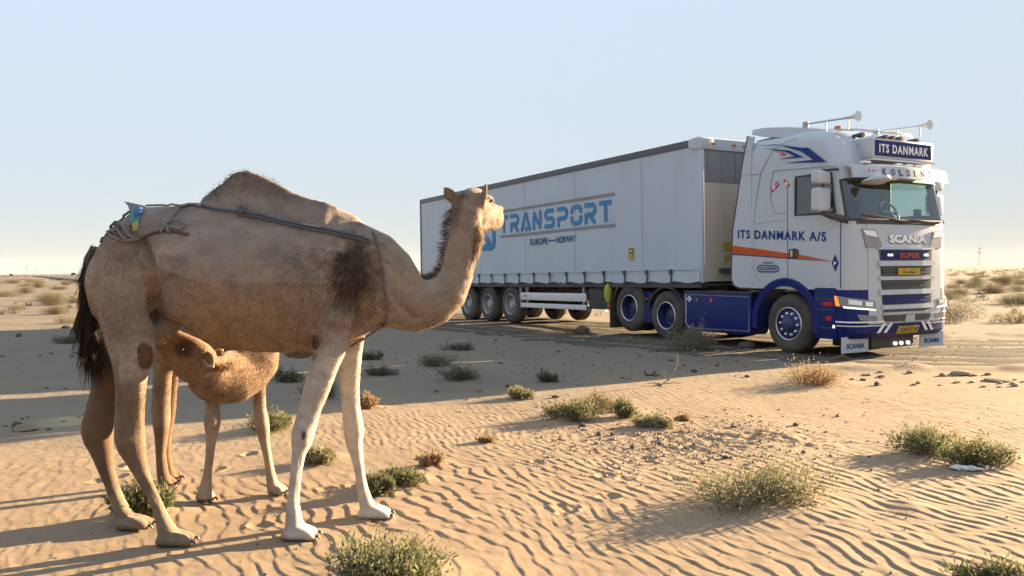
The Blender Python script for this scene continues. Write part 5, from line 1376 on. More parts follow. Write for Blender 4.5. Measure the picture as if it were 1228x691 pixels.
MB().tube(rel(drape([(447, 278), (456, 310), (463, 352), (460, 390)], 5, .006, True), hb), .0065, 7).build('collar', 'collar_brown', harness, smooth=True)
MB().tube(rel(drape([(459, 391), (450, 397), (440, 404), (430, 410), (420, 416)], 3, .006), hb), .0075, 7).build('collar', 'collar_brown', harness, smooth=True)
pk = on_near(180, 262)
pack = tag(empty('croup_rope_and_cloth', pk), 'tangle of pale rope with teal and yellow cloth on the camel croup', 'rope')
R1 = [(123, 292), (127, 282), (133, 275), (140, 268), (148, 262), (157, 256)]
MB().tube(rel(drape(R1, 4, .012), pk), .007, 6).build('dark_cord', 'strap_blue', pack, smooth=True)
MB().tube(rel(drape([(128, 277), (135, 284), (145, 288), (156, 290), (166, 287)], 4, .012), pk), .007, 6).build('rope', 'rope_grey', pack, smooth=True)
MB().tube(rel(drape([(146, 270), (150, 278), (154, 284), (160, 288), (152, 289), (146, 284), (142, 277), (135, 279)], 4, .018), pk), .0065, 6).build('rope', 'rope_grey', pack, smooth=True)
MB().tube(rel(drape([(130, 283), (138, 277), (147, 273), (141, 269), (134, 274), (139, 281), (149, 283)], 4, .014), pk), .0065, 6).build('rope', 'strap_blue', pack, smooth=True)
MB().tube(rel(drape([(175, 246.5), (195, 246), (217, 249), (210, 258), (203, 267), (197, 274)], 4, .012), pk), .006, 6).build('rope', 'rope_grey', pack, smooth=True)
MB().tube(rel(drape([(200, 270), (208, 266), (218, 267), (223, 272), (217, 277), (207, 275), (200, 272), (196, 277), (194, 281)], 4, .016), pk), .006, 6).build('rope', 'rope_grey', pack, smooth=True)
MB().tube(rel(drape([(200, 270), (202, 276), (204, 281)], 4, .018), pk), .006, 6).build('rope', 'rope_grey', pack, smooth=True)
MB().tube(rel(drape([(160, 289), (172, 285), (184, 280), (195, 277), (210, 278), (226, 282)], 4, .006), pk), .011, 6, flat=.7).build('pad_edge', 'cloth_brown', pack, smooth=True)
MB().tube(rel(drape([(217, 249), (226, 247), (236, 247), (243, 249)], 4, .008), pk), .020, 7, flat=.5).build('pad', 'rope_grey', pack, smooth=True)
def cloth(pts, m, off=.014):
    P_ = rel([on_near(x, y, off) for x, y in pts], pk); c_ = sum(P_, Vector()) / len(P_)
    n_ = len(P_); mb = MB(); b_ = Vector((0, .006, -.004))
    mb.add(P_ + [c_ + Vector((0, -.012, 0))] + [p + b_ for p in P_], [(i_, (i_ + 1) % n_, n_) for i_ in range(n_)] + [(i_, (i_ + 1) % n_, n_ + 1 + (i_ + 1) % n_, n_ + 1 + i_) for i_ in range(n_)])
    return mb.build('cloth', m, pack, smooth=True, angle=180)
cloth([(157, 257), (163, 252), (170, 250), (171, 255), (168, 265), (163, 273), (158, 276), (155, 270)], 'cloth_teal')
cloth([(156, 270), (161, 268), (165, 270), (162, 277), (157, 279)], 'cloth_yellow', .02)
cloth([(162, 256), (169, 251), (173, 253), (170, 260), (164, 264)], 'cloth_blue', .02)
fp = [at(148.5, 241.5, 4.83), at(156, 243, 4.83), at(165, 245, 4.83), at(174, 247, 4.83), at(172, 253, 4.80), at(160, 256, 4.80), at(155.5, 254, 4.81), at(153.5, 247, 4.82)]
mb = MB(); n_ = len(fp); fp = rel(fp, pk)
mb.add(fp + [p + Vector((0, .012, -.004)) for p in fp], [tuple(range(n_)), tuple(range(2 * n_ - 1, n_ - 1, -1))] + [(i_, (i_ + 1) % n_, (i_ + 1) % n_ + n_, i_ + n_) for i_ in range(n_)])
mb.build('cloth_flap', 'cloth_grey', pack)

# ------------------------------------------------------------------ calf, drinking under the big camel
KB = Vector((-2.0, 5.6, 0))
km = MB()
# trunk runs from the chest (to the right, nearer) to the rump (to the left, farther)
kt = [((-1.62, 5.42, .98), .06, .08), ((-1.68, 5.46, .98), .13, .18), ((-1.78, 5.52, 1.0), .17, .22), ((-1.95, 5.62, 1.02), .19, .23), ((-2.12, 5.73, 1.03), .195, .22), ((-2.28, 5.83, 1.04), .18, .20), ((-2.40, 5.92, 1.04), .14, .17), ((-2.48, 5.97, 1.02), .06, .09)]
cs = [Vector(k_[0]) for k_ in kt]; rings = []
for i_, k_ in enumerate(kt):
    t = (cs[min(i_ + 1, len(cs) - 1)] - cs[max(i_ - 1, 0)]).normalized(); s = t.cross(UP).normalized()
    rings.append(ell_ring(cs[i_], s, UP, k_[1], k_[2], 18))
km.loft(rings)
km.loft([ell_ring(Vector((-1.98, 5.64, 1.2)) + Vector((t * .84, -t * .54, 0)), Vector((.54, .84, 0)), UP, r, r * 1.1, 12) for t, r in ((-.16, .02), (-.1, .07), (0, .10), (.1, .07), (.16, .02))])   # small hump
kn_ = [(314, 418, 22, 5.47), (309, 431, 27, 5.42), (297, 443, 30, 5.36), (282, 451, 32, 5.28), (267, 454, 31, 5.22), (254, 453, 29, 5.16), (244, 448, 25, 5.12), (238, 443, 18, 5.10)]
limb(km, [(at(a, b, Y), r * Y / F_PX, r * Y / F_PX * .58) for a, b, r, Y in kn_], n=18)
ka, kb = at(248, 446, 5.12), at(184, 393, 5.0)
kd = (kb - ka).normalized(); ks = Vector((-.25, -1, -.1)); ks = (ks - kd * ks.dot(kd)).normalized(); ku = kd.cross(ks)
KL = (kb - ka).length
km.loft([ell_ring(ka + kd * (t * KL), ks, ku, w, h, 16) for t, w, h in ((-.10, .03, .04), (.0, .080, .105), (.12, .092, .135), (.26, .092, .145), (.42, .082, .135), (.58, .066, .112), (.75, .054, .088), (.9, .048, .066), (.98, .03, .04), (1.0, .012, .014))])
for sg in (-1, 1):
    km.loft([ell_ring(ka + kd * (t * KL) + ks * (sg * .07) + ku * .045, ks, ku, w, w, 8) for t, w in ((.30, .01), (.38, .026), (.48, .024), (.55, .008))])
px_limb(km, [(415, 240, 275, .8), (445, 242, 272, .8), (470, 245, 266, .9), (488, 247, 263.5, .95), (500, 245, 264.5, 1.0), (508, 244.5, 264.5, 1.0), (518, 246, 262, 1.0), (530, 247, 259, 1.1), (548, 246.5, 256.5, 1.2), (567, 244, 254, 1.2), (582, 240, 254, 1.15), (593, 236, 254, 1.1), (598, 236, 254, 1.1)], (5.46, 5.44))
px_limb(km, [(405, 300, 324, .8), (423, 305, 323.5, .9), (445, 306, 320.5, .95), (467, 304, 318.5, 1.0), (488.5, 304, 319, 1.0), (505, 304.5, 322.5, 1.0), (516, 306.5, 323.5, 1.0), (530, 311.5, 323.5, 1.1), (548, 316, 326, 1.2), (566, 318.5, 329.5, 1.2), (580, 319.5, 334, 1.1), (587, 320.5, 337, 1.1)], (5.58, 5.63))
px_limb(km, [(395, 176, 222, .8), (425, 182, 214, .8), (450, 184.5, 206, .9), (475, 183, 204.5, .95), (492, 181.5, 204, 1.0), (505, 183, 204, 1.0), (523, 185.5, 201.5, 1.05), (545, 187, 199, 1.15), (562, 188, 201, 1.15), (574, 189, 204, 1.1), (580, 190, 205, 1.1)], (5.84, 5.86))
px_limb(km, [(395, 190, 226, .8), (425, 196, 220, .8), (450, 199, 214, .9), (472, 197, 212, .95), (490, 195, 211, 1.0), (505, 194, 209, 1.0), (523, 193, 205.5, 1.1), (545, 194.5, 204.5, 1.2), (562, 196, 208, 1.15), (572, 197, 211, 1.1)], (6.02, 6.02))
KF = [(gnd(246, 601.5), .125, .11, -.5), (gnd(333, 593.5), .13, .11, -.3), (gnd(200, 584.0), .125, .105, -.35), (gnd(207, 576.0), .125, .105, -.35)]
for c, L_, W_, a_ in KF: foot(km, c, L_, W_, a_)
kbody, kbvh = fuse(km, 0.0095, 7, KB, 'body')
co, no = mesh_np(kbody)
n1 = fbm(co[:, 0] * 7, co[:, 2] * 7 + co[:, 1] * 5, 5, 4); n2 = fbm(co[:, 0] * 26, co[:, 2] * 26 + co[:, 1] * 9, 15, 3)
kc = np.tile(np.array([.245, .160, .098]), (len(co), 1))
kc = lerp3(kc, (.15, .08, .04), .75 * sstep(1.02, 1.14, co[:, 2] + .1 * n1))
fr_ = (co[:, 0] > -2.2)
kc = lerp3(kc, (.33, .265, .20), .85 * fr_ * sstep(.72, .55, co[:, 2] + .06 * n1))
kc = lerp3(kc, (.13, .07, .033), .85 * (~fr_) * (co[:, 1] > 5.93) * sstep(1.0, .85, co[:, 2]))
kc = lerp3(kc, (.20, .14, .095), .7 * (~fr_) * (co[:, 1] <= 5.93) * sstep(.85, .7, co[:, 2]))
kc = lerp3(kc, (.13, .07, .035), .7 * (~fr_) * (co[:, 1] <= 5.93) * sstep(.50, .38, co[:, 2] + .06 * n1))
eye_p = np.array(ka + kd * (.50 * KL) + ks * .07 + ku * .062)
kc = lerp3(kc, (.05, .03, .02), .85 * sstep(.075, .03, np.linalg.norm(co - eye_p, axis=1)))
kc = lerp3(kc, (.16, .08, .04), .6 * sstep(.02, .12, (co - np.array(ka)) @ np.array(ku)) * (co[:, 0] < -1.9) * (co[:, 2] > .85) * (co[:, 1] < 5.25))  # upper head darker: shade under the big camel put into the coat
for fx_, fy_, r_ in ((252, 463, 4), (262, 475, 5)):
    q = at(fx_, fy_, 5.12); kc = lerp3(kc, (.10, .05, .025), .7 * sstep(1.3, .5, ((co[:, 0] - q.x) / (r_ * .006)) ** 2 + ((co[:, 2] - q.z) / .009) ** 2) * (co[:, 1] < 5.25))
kcol = np.clip(.85 * kc * (1 + .2 * n1 + .18 * n2)[:, None], .01, .9); set_col(kbody, kcol)
calf = tag(empty('camel_calf', KB), 'young reddish tan camel calf drinking under the big camel', 'camel calf')
kbody.transform(Matrix.Translation(-KB)); link('body', kbody, 'camel_coat', calf, smooth=True)
P, N, Cc = scatter(kbody, lambda p, n: np.where(n[:, 1] < .35, 1.0, .3), 52000, kcol)
D = np.tile(np.array([.3, 0, -.8]), (len(P), 1)); D = D - N * np.sum(D * N, 1)[:, None]; D /= np.linalg.norm(D, axis=1)[:, None] + 1e-6
D = D + N * nrg.uniform(.3, .9, len(P))[:, None] + nrg.normal(0, .2, (len(P), 3)); D /= np.linalg.norm(D, axis=1)[:, None]
Lh = nrg.uniform(.007, .015, len(P)) * (1 - .5 * sstep(.7, .5, P[:, 2]))
tag(link('coat_hair', hair_mesh(P - N * .002, D, Lh, np.full(len(P), .0010), np.clip(Cc * nrg.uniform(.8, 1.25, (len(P), 1)), 0, 1)), 'camel_hair', calf), kind='stuff')
cr = [at(x, y, Y) - KB for x, y, Y in ((258, 440, 5.06), (266, 444, 5.10), (276, 441, 5.18), (286, 432, 5.28), (294, 422, 5.36))]
link('mane', tuft(cr, 700, .02, .05, [(.1, -.3, 1), (.1, -.3, 1), (-.2, -.3, 1), (-.3, -.3, .9), (-.3, -.3, .9)], .012, (.13, .07, .035), 'mane', .0016), 'camel_hair', calf)
for sg in (-1, 1):
    e = ka + kd * (.50 * KL) + ks * (sg * .076) + ku * .062 - KB
    MB().lathe_y([(.0, -.014), (.010, -.011), (.014, 0), (.010, .011), (0, .014)], tuple(e), 10).build('eye', 'eye_dark', calf, smooth=True)
for c, L_, W_, a_ in KF: nails(c, L_, W_, a_, calf, KB, 'toenail')
MB().tube([Vector((-2.46, 5.97, 1.08)) - KB, Vector((-2.55, 6.02, .95)) - KB, Vector((-2.56, 6.02, .75)) - KB], [.025, .02, .01], 8).build('tail', 'dark_skin', calf, smooth=True)

h_ = kbvh.ray_cast(Vector((0, 0, CAM_H)), ray(246, 424).normalized()); er = (h_[0] if h_[0] is not None else at(246, 424, 5.03))
ear_obj(er + Vector((0, .01, 0)), er + (at(258, 439, 4.98) - at(246, 424, 4.98)) + Vector((0, -.045, 0)), .034, Vector((.1, 1, -.2)), KB, calf, (.20, .125, .07), (.09, .05, .03), (.46, .37, .27))
ear_obj(at(254, 428, 5.20), at(267, 420, 5.20), .030, Vector((.2, 1, .3)), KB, calf, (.20, .125, .07), (.09, .05, .03), (.40, .32, .22))

# ------------------------------------------------------------------ shrubs
mat_attr('leaf', 0.75, trans=0.30, var=0.2, vscale=25)
mat_attr('twig', 0.9, var=0.2, vscale=25)
PAL = {  # leaf colour, tip colour, stem colour, leaf size, leaf count factor
 'green': ((.085, .100, .045), (.21, .21, .105), (.17, .125, .075), 1.0, 1.0),
 'pale': ((.14, .145, .075), (.30, .285, .165), (.22, .165, .10), .9, 1.0),
 'dark': ((.080, .095, .060), (.15, .16, .10), (.13, .10, .07), 1.0, .9),
 'mixed': ((.11, .11, .05), (.24, .20, .09), (.27, .165, .08), .9, .6),
 'far': ((.080, .075, .048), (.165, .135, .080), (.17, .125, .08), 1.0, .9),
 'greydry': ((.22, .19, .14), (.28, .25, .19), (.24, .205, .155), 1.3, .8),
 'orangedry': ((.30, .19, .09), (.38, .27, .15), (.30, .18, .085), .9, .6),
 'twig': ((.20, .14, .085), (.26, .19, .12), (.20, .12, .075), .6, .10),
}
def shrub_mesh(w, d, h, kind, seed, q=1.0):
    """stems fanning from the root with small blade leaves along them; returns stem and leaf meshes"""
    lc, tc_, sc_, ls, lf = PAL[kind]; r = np.random.default_rng(seed)
    ns = int((60 if kind in ('green', 'pale', 'dark', 'mixed') else 95) * (.5 + .5 * q)); ns = max(14, ns if kind != 'twig' else 16)
    sv, sf, lv_, lf_, lcol = [], [], [], [], []
    LP, LD = [], []
    nl_ = int(r.integers(3, 6)); lobes = [(r.uniform(-.36, .36), r.uniform(-.3, .3), r.uniform(.34, .62), r.uniform(.6, 1.1)) for _ in range(nl_)]
    for k_ in range(ns):
        a = r.uniform(0, 2 * math.pi); rad = math.sqrt(r.uniform(0, 1))
        lx, ly, lr, lh = lobes[int(r.integers(nl_))]; dead = r.uniform() < .16; shoot = 1.3 if r.uniform() < .09 else 1.0
        root = np.array([w * (lx * .8 + .3 * lr * rad * math.cos(a)), d * (ly * .8 + .3 * lr * rad * math.sin(a)), -.01])
        ht = h * lh * r.uniform(.55, 1.05) * (1 - .5 * rad ** 2) * shoot
        tip = np.array([w * (lx + lr * rad * math.cos(a)), d * (ly + lr * rad * math.sin(a)), ht])
        mid = (root + tip) / 2 + r.normal(0, .06 * w, 3) * np.array([1, 1, .4]) + np.array([0, 0, .12 * h])
        n_ = 5; pts = []
        for i_ in range(n_ + 1):
            t = i_ / n_; pts.append((1 - t) ** 2 * root + 2 * t * (1 - t) * mid + t * t * tip + r.normal(0, .012 * w, 3) * t)
        rr = (.0032 if q >= 1 else .005) * (.6 + .8 * min(1.0, h / .3))
        b = len(sv)
        for i_, p in enumerate(pts):
            w_ = rr * (1 - .75 * i_ / n_)
            for g in range(3):
                an = 2.09 * g; sv.append(p + np.array([w_ * math.cos(an), w_ * math.sin(an), w_ * .3 * math.sin(an + 1)]))
        for i_ in range(n_):
            for g in range(3):
                g2 = (g + 1) % 3; sf.append((b + i_ * 3 + g, b + i_ * 3 + g2, b + (i_ + 1) * 3 + g2, b + (i_ + 1) * 3 + g))
        # side twigs as extra short stems
        m_ = 0 if dead else int(40 * lf * q * r.uniform(.6, 1.4))
        for _ in range(m_):
            t = r.uniform(.22, 1.0); i_ = min(n_ - 1, int(t * n_)); f_ = t * n_ - i_
            p = pts[i_] * (1 - f_) + pts[i_ + 1] * f_
            dr = (pts[i_ + 1] - pts[i_]); dr = dr / (np.linalg.norm(dr) + 1e-9) + r.normal(0, .75, 3) + np.array([0, 0, .35]); dr /= np.linalg.norm(dr)
            LP.append(p + r.normal(0, .030, 3) * (w / .5)); LD.append(dr)
    sm = mesh_from(sv, sf); set_col(sm, np.tile(np.array(sc_), (len(sv), 1)) * r.uniform(.7, 1.3, (len(sv), 1)))
    if not LP: return sm, None
    LP, LD = np.array(LP), np.array(LD); n_ = len(LP)
    LL = r.uniform(.014, .036, n_) * ls * (1.2 if kind in ('green', 'pale') else 1.0) * (.75 + .5 * min(1.2, h / .3)) * (1 if q >= 1 else 1.7); LW = LL * r.uniform(.10, .20, n_)
    S = np.cross(LD, r.normal(size=(n_, 3))); S /= np.linalg.norm(S, axis=1)[:, None] + 1e-9
    U = np.cross(S, LD)
    A = LP; B = LP + LD * (LL * .5)[:, None] + S * LW[:, None] + U * (LW * .3)[:, None]; C_ = LP + LD * LL[:, None]; D_ = LP + LD * (LL * .5)[:, None] - S * LW[:, None] + U * (LW * .3)[:, None]
    V_ = np.concatenate([A, B, C_, D_]); ix = np.arange(n_)
    lm = mesh_from(V_, np.stack([ix, n_ + ix, 2 * n_ + ix, 3 * n_ + ix], -1).tolist())
    t = np.clip(LP[:, 2] / h, 0, 1) ** 1.2 * .7 + r.uniform(0, .45, n_); t = np.clip(t, 0, 1)
    cl_ = np.array(lc) * (1 - t[:, None]) + np.array(tc_) * t[:, None]
    dry = r.uniform(size=n_) < (.10 if kind in ('green', 'dark') else .22)
    cl_[dry] = np.array([.27, .19, .10])
    set_col(lm, np.concatenate([cl_ * r.uniform(.75, 1.25, (n_, 1))] * 4))
    return sm, lm
for n_, (px, py, w, h, kind, lab, nm) in enumerate(SHRUBS):
    g = gnd(px, py); g = gnd(px, py, gz(g.x, g.y) if g.y < 20 else 0.0)
    W_, H_ = w * g.y / F_PX, h * g.y / F_PX
    q_ = 1.6 if w > 90 else (1.2 if w > 30 else .6)
    sm, lm = shrub_mesh(W_, W_ * .8, H_ * .80, kind, 100 + n_, q_)
    o = tag(empty(nm, (g.x, g.y + W_ * .12, gz(g.x, g.y + W_ * .12) - .004)), lab, 'shrub' if nm == 'desert_shrub' else 'dry plant')
    link('stems', sm, 'twig', o)
    if lm: link('foliage', lm, 'leaf', o)
# bare dry branch standing by the shadow edge
g = gnd(800, 463); br = tag(empty('dry_branch', (g.x, g.y, gz(g.x, g.y))), 'bleached bare branch sticking up at the edge of the lorry shadow', 'branch')
k_ = g.y / F_PX
def bl(*p): return [Vector((a * k_, c * k_, b * k_)) for a, b, c in p]
for pts, r_ in ((bl((-8, 0, 0), (2, 6, 3), (9, 18, 2), (13, 32, 0)), .010), (bl((2, 6, 3), (-4, 12, -2), (-5, 19, -4)), .006), (bl((9, 18, 2), (14, 22, 6), (15, 30, 8)), .005), (bl((-8, 1, 0), (-16, 3, 4), (-24, 2, 2)), .007), (bl((-3, 2, 0), (6, 4, -6), (15, 3, -8)), .006), (bl((13, 32, 0), (12, 35, 1), (14, 38, 2)), .004)):
    MB().tube(pts, [r_, r_ * .85] + [r_ * .6] * (len(pts) - 2), 6).build('twig', 'rope_grey', br, smooth=True)
g = gnd(780, 452); br = tag(empty('dead_wood', (g.x, g.y, gz(g.x, g.y))), 'dark forked piece of dead wood lying near the bleached branch', 'wood')
MB().tube(bl((-8, 6, 0), (-5, 1, 0), (2, 1, 2), (7, 5, 3)), .014, 6).build('wood', 'dark_skin', br, smooth=True)
MB().tube(bl((2, 1, 2), (5, 1, -5), (10, 2, -8)), .009, 6).build('wood', 'dark_skin', br, smooth=True)

# ------------------------------------------------------------------ stones, clods and gravel
mat('stone_dark', (0.095, 0.075, 0.060), 0.9, var=0.35, vscale=9, bump=0.7, bscale=25)
mat('stone_tan', (0.26, 0.195, 0.135), 0.95, var=0.3, vscale=9, bump=0.8, bscale=25)
mat('stone_pale', (0.35, 0.29, 0.22), 0.95, var=0.25, vscale=9, bump=0.7, bscale=25)
MATS['clod_sand'] = MATS['sand']
def rock_mesh(seed, flat=.6):
    bm = bmesh.new(); bmesh.ops.create_icosphere(bm, subdivisions=2, radius=1.0)
    r = random.Random(seed); o_ = Vector((r.uniform(-9, 9), r.uniform(-9, 9), r.uniform(-9, 9)))
    from mathutils import noise as mn
    for v in bm.verts:
        d = 1 + .38 * mn.noise(v.co * 1.3 + o_) + .16 * mn.noise(v.co * 3.1 + o_)
        v.co = Vector((v.co.x * d, v.co.y * d * .85, v.co.z * d * flat))
    me = bpy.data.meshes.new('stone'); bm.to_mesh(me); bm.free(); return me
RM = {m: [rock_mesh(40 + k_ + 10 * i_, .5 + .1 * (k_ % 3)) for k_ in range(5)] for i_, m in enumerate(('stone_dark', 'stone_tan', 'stone_pale', 'clod_sand'))}
for m, l in RM.items():
    for me_ in l: me_.materials.append(MATS[m])
def stone(px, py, w, m='stone_dark', lab=None, group=None, name='stone', hs=1.0, k_=None):
    g = gnd(px, py); o = link(name, RM[m][rng.randrange(5) if k_ is None else k_], None)
    s = w * g.y / F_PX / 2
    o.location = (g.x, g.y, gz(g.x, g.y) + s * .22 * hs); o.scale = (s, s * rng.uniform(.8, 1.1), s * hs); o.rotation_euler = (0, 0, rng.uniform(0, 6.28))
    tag(o, lab, 'stone', group); return o
stone(896, 418, 21, 'stone_dark', 'squarish grey rock lying just behind the tractor front wheel', hs=1.25, k_=0)
stone(698, 401, 19, 'stone_dark', 'dark rock on the low mound in front of the trailer', hs=1.3, k_=1)
stone(20, 513, 16, 'stone_dark', 'dark stone on the flat tan clod in the shade behind the camel', hs=1.1)
stone(29, 517, 30, 'clod_sand', 'flat tan clod with a dark stone on it, in the shade behind the camel', hs=.55)
stone(22, 404, 10, 'stone_dark', 'dark stone by the sunlit edge of the trailer shadow, beyond the tail', hs=1.0)
stone(80, 393, 11, 'stone_dark', 'dark stone between the brownish bush and the low green shrub', hs=.8)
stone(1152, 450, 30, 'clod_sand', 'broad sand clod on the ragged edge of the track', hs=.4)
stone(1196, 457, 34, 'clod_sand', 'long sand clod at the end of the ragged track edge', hs=.3)
near = [(822, 538), (853, 545), (776, 540), (761, 538), (735, 523), (698, 512), (735, 517), (896, 454), (880, 513), (980, 448), (992, 462), (1033, 456), (834, 534), (800, 506), (790, 533), (720, 523), (868, 552), (963, 544), (955, 510), (1042, 548), (1050, 462), (716, 534), (842, 556), (905, 556), (928, 548), (940, 466), (1006, 498), (1045, 566), (746, 454), (752, 455), (694, 463), (790, 463), (814, 443), (832, 447), (822, 440), (838, 436), (806, 433), (860, 440), (870, 432), (884, 434), (610, 464), (560, 480), (525, 470), (600, 435), (575, 470), (640, 480), (668, 478)]
for (x, y) in near:
    stone(x + rng.uniform(-2, 2), y + rng.uniform(-1, 1), rng.uniform(4.5, 9.5), rng.choice(('stone_dark', 'stone_dark', 'stone_tan')), 'small dark pebble lying loose on the sand before the lorry', 'loose pebbles on the sand before the lorry', 'pebble', rng.uniform(.8, 1.3))
for q in range(30):
    x = rng.uniform(960, 1228); y = 446 + 14 * rng.random() + (x - 960) * .02
    stone(x, y, rng.uniform(4, 10), 'clod_sand', 'crumbled sand clod along the ragged edge of the track', 'clods along the track edge', 'clod', rng.uniform(.6, 1.0))
for q in range(46):
    x = rng.uniform(560, 900); y = rng.uniform(393, 432) if x > 640 else rng.uniform(398, 425)
    stone(x, y, rng.uniform(3, 7.5), rng.choice(('stone_tan', 'stone_tan', 'stone_dark')), 'stone scattered in the lorry shadow close to the wheels', 'stones in the lorry shadow', 'stone', rng.uniform(.6, 1.1))
for q in range(16):
    stone(rng.uniform(0, 120), rng.uniform(420, 520), rng.uniform(3.5, 7), 'stone_dark', 'small stone in the shade behind the camel', 'stones in the shade behind the camel', 'pebble', .8)
# fine gravel and crumbs nobody could count
def gravel(n_, sampler, smin, smax, m, seed):
    r = np.random.default_rng(seed); P_ = np.array([sampler(r) for _ in range(n_)])
    Z_ = terrain(P_[:, 0], P_[:, 1]); base = np.array([(1, 0, 0), (0, 1, 0), (-1, 0, 0), (0, -1, 0), (0, 0, .8), (0, 0, -.6)])
    fc = [(0, 1, 4), (1, 2, 4), (2, 3, 4), (3, 0, 4), (1, 0, 5), (2, 1, 5), (3, 2, 5), (0, 3, 5)]
    s = smin * (smax / smin) ** r.uniform(0, 1, n_) ** 2.2; an = r.uniform(0, 6.28, n_)
    V_ = []; F_ = []
    jit = r.uniform(.6, 1.35, (n_, 6, 3)); b = base[None] * jit * s[:, None, None]
    ca, sa = np.cos(an)[:, None], np.sin(an)[:, None]
    X = b[..., 0] * ca - b[..., 1] * sa + P_[:, 0:1]; Y = b[..., 0] * sa + b[..., 1] * ca + P_[:, 1:2]; Zz = b[..., 2] + (Z_ + s * .25)[:, None]
    V_ = np.stack([X, Y, Zz], -1).reshape(-1, 3)
    F_ = (np.array(fc)[None] + (np.arange(n_) * 6)[:, None, None]).reshape(-1, 3).tolist()
    return mesh_from(V_, F_)
def s_patch(r):
    g = gnd(r.normal(800, 95), np.clip(r.normal(530, 20), 490, 590)); return (g.x, g.y)
def s_shade(r):
    g = gnd(r.uniform(420, 930), r.uniform(392, 455)); return (g.x, g.y)
def s_all(r):
    g = gnd(r.uniform(-60, 1290), 391 + 320 * r.uniform(0, 1) ** 1.5); return (g.x, g.y)
tag(link('gravel', gravel(2600, s_patch, .003, .020, 'stone_tan', 1), 'stone_tan'), 'fine gravel and crumbs on the trampled sand patch', 'gravel', kind='stuff')
tag(link('gravel', gravel(1100, s_shade, .004, .024, 'stone_dark', 2), 'stone_dark'), 'dark gravel scattered over the ground in the lorry shadow', 'gravel', kind='stuff')
tag(link('gravel', gravel(1500, s_all, .002, .010, 'stone_dark', 3), 'stone_dark'), 'dark grains sprinkled over the rippled sand', 'gravel', kind='stuff')
def s_track(r):
    p = cl[int(r.uniform(60, 300))]; return (p.x + r.normal(0, 1.2), p.y + r.normal(0, 1.2))
tag(link('gravel', gravel(3500, s_track, .005, .028, 'stone_tan', 4), 'stone_tan'), 'loose grit covering the dirt track', 'gravel', kind='stuff')

# crumpled white plastic scrap
mat('plastic_white', (0.60, 0.60, 0.58), 0.35, var=0.1, vscale=30, bump=0.6, bscale=40)
g = gnd(1160, 566); o = empty('plastic_scrap', (g.x, g.y, gz(g.x, g.y)), math.radians(-20)); tag(o, 'crumpled white plastic scrap lying on the sand beside two green shrubs', 'litter')
r = []
for q in range(11):
    t = q / 10; rr = (.010, .014, .014, .030, .040, .036, .042, .034, .040, .030, .008)[q]
    r.append([Vector((.23 * (t - .5) * -1, rr * .9 * math.cos(a) * (1 + .25 * math.sin(5 * a + q * 2)), .018 + rr * .5 * math.sin(a) * (1 + .3 * math.cos(3 * a + q)))) for a in [2 * math.pi * k_ / 12 for k_ in range(12)]])
mb = MB(); mb.loft(r); mb.build('wrapper', 'plastic_white', o, smooth=True, angle=25)
mb = MB(); mb.tube([(.12, 0, .03), (.135, 0, .03)], .016, 10); mb.build('cap', 'plastic_white', o)

# ------------------------------------------------------------------ far plain: bushes, scrub, road, pylons, vehicles
FB = []
for k_, kind in enumerate(('far', 'far', 'dark', 'far', 'mixed')):
    FB.append(shrub_mesh(1.6, 1.4, .62 + .1 * (k_ % 2), kind, 900 + k_, 2.2))
def far_bush(x, y, s, lab, group, v=None):
    v = rng.randrange(5) if v is None else v; sm, lm = FB[v]
    o = tag(empty('far_shrub', (x, y, gz(x, y) - .02), rng.uniform(0, 6.28)), lab, 'shrub', group); o.scale = (s, s, s * rng.uniform(.8, 1.15))
    link('stems', sm, 'twig', o); link('foliage', lm, 'leaf', o)
for (x, y, w) in ((62, 366, 40), (92, 363, 28), (20, 372, 16), (30, 352, 24), (8, 356, 26), (48, 346, 20), (14, 341, 18), (70, 348, 18), (38, 338, 14), (80, 342, 14)):
    g = gnd(x, y); far_bush(g.x, g.y, w * g.y / F_PX / 1.6, 'tan bush on the sunlit plain beyond the camel tail', 'bushes on the plain beyond the camel tail', rng.choice((0, 1, 3)))
for (x, y, w) in ((1147, 353, 26), (1166, 346, 26), (1190, 352, 40), (1172, 340, 20), (1208, 343, 34), (1222, 350, 30), (1160, 362, 22), (1214, 364, 36), (1196, 338, 20), (1150, 341, 18), (1180, 334, 16), (1222, 336, 20), (1176, 349, 22), (1143, 346, 20), (1228, 342, 24), (1240, 352, 30), (1250, 362, 36)):
    g = gnd(x, y); far_bush(g.x, g.y, w * g.y / F_PX / 1.6, 'grey olive bush on the plain beyond the lorry front', 'bushes on the plain beyond the lorry front', rng.choice((0, 2, 3, 4)))
for q in range(120):
    d = 26 + 190 * rng.random() ** 1.3; a = math.radians(rng.uniform(-40, 40)); x, y = d * math.sin(a), d * math.cos(a)
    if track_dist(np.array([x]), np.array([y]))[0] < 5 or (abs(a) < .35 and d < 30): continue
    far_bush(x, y, rng.uniform(.5, 1.2), 'low bush dotted over the far plain', 'bushes over the far plain')
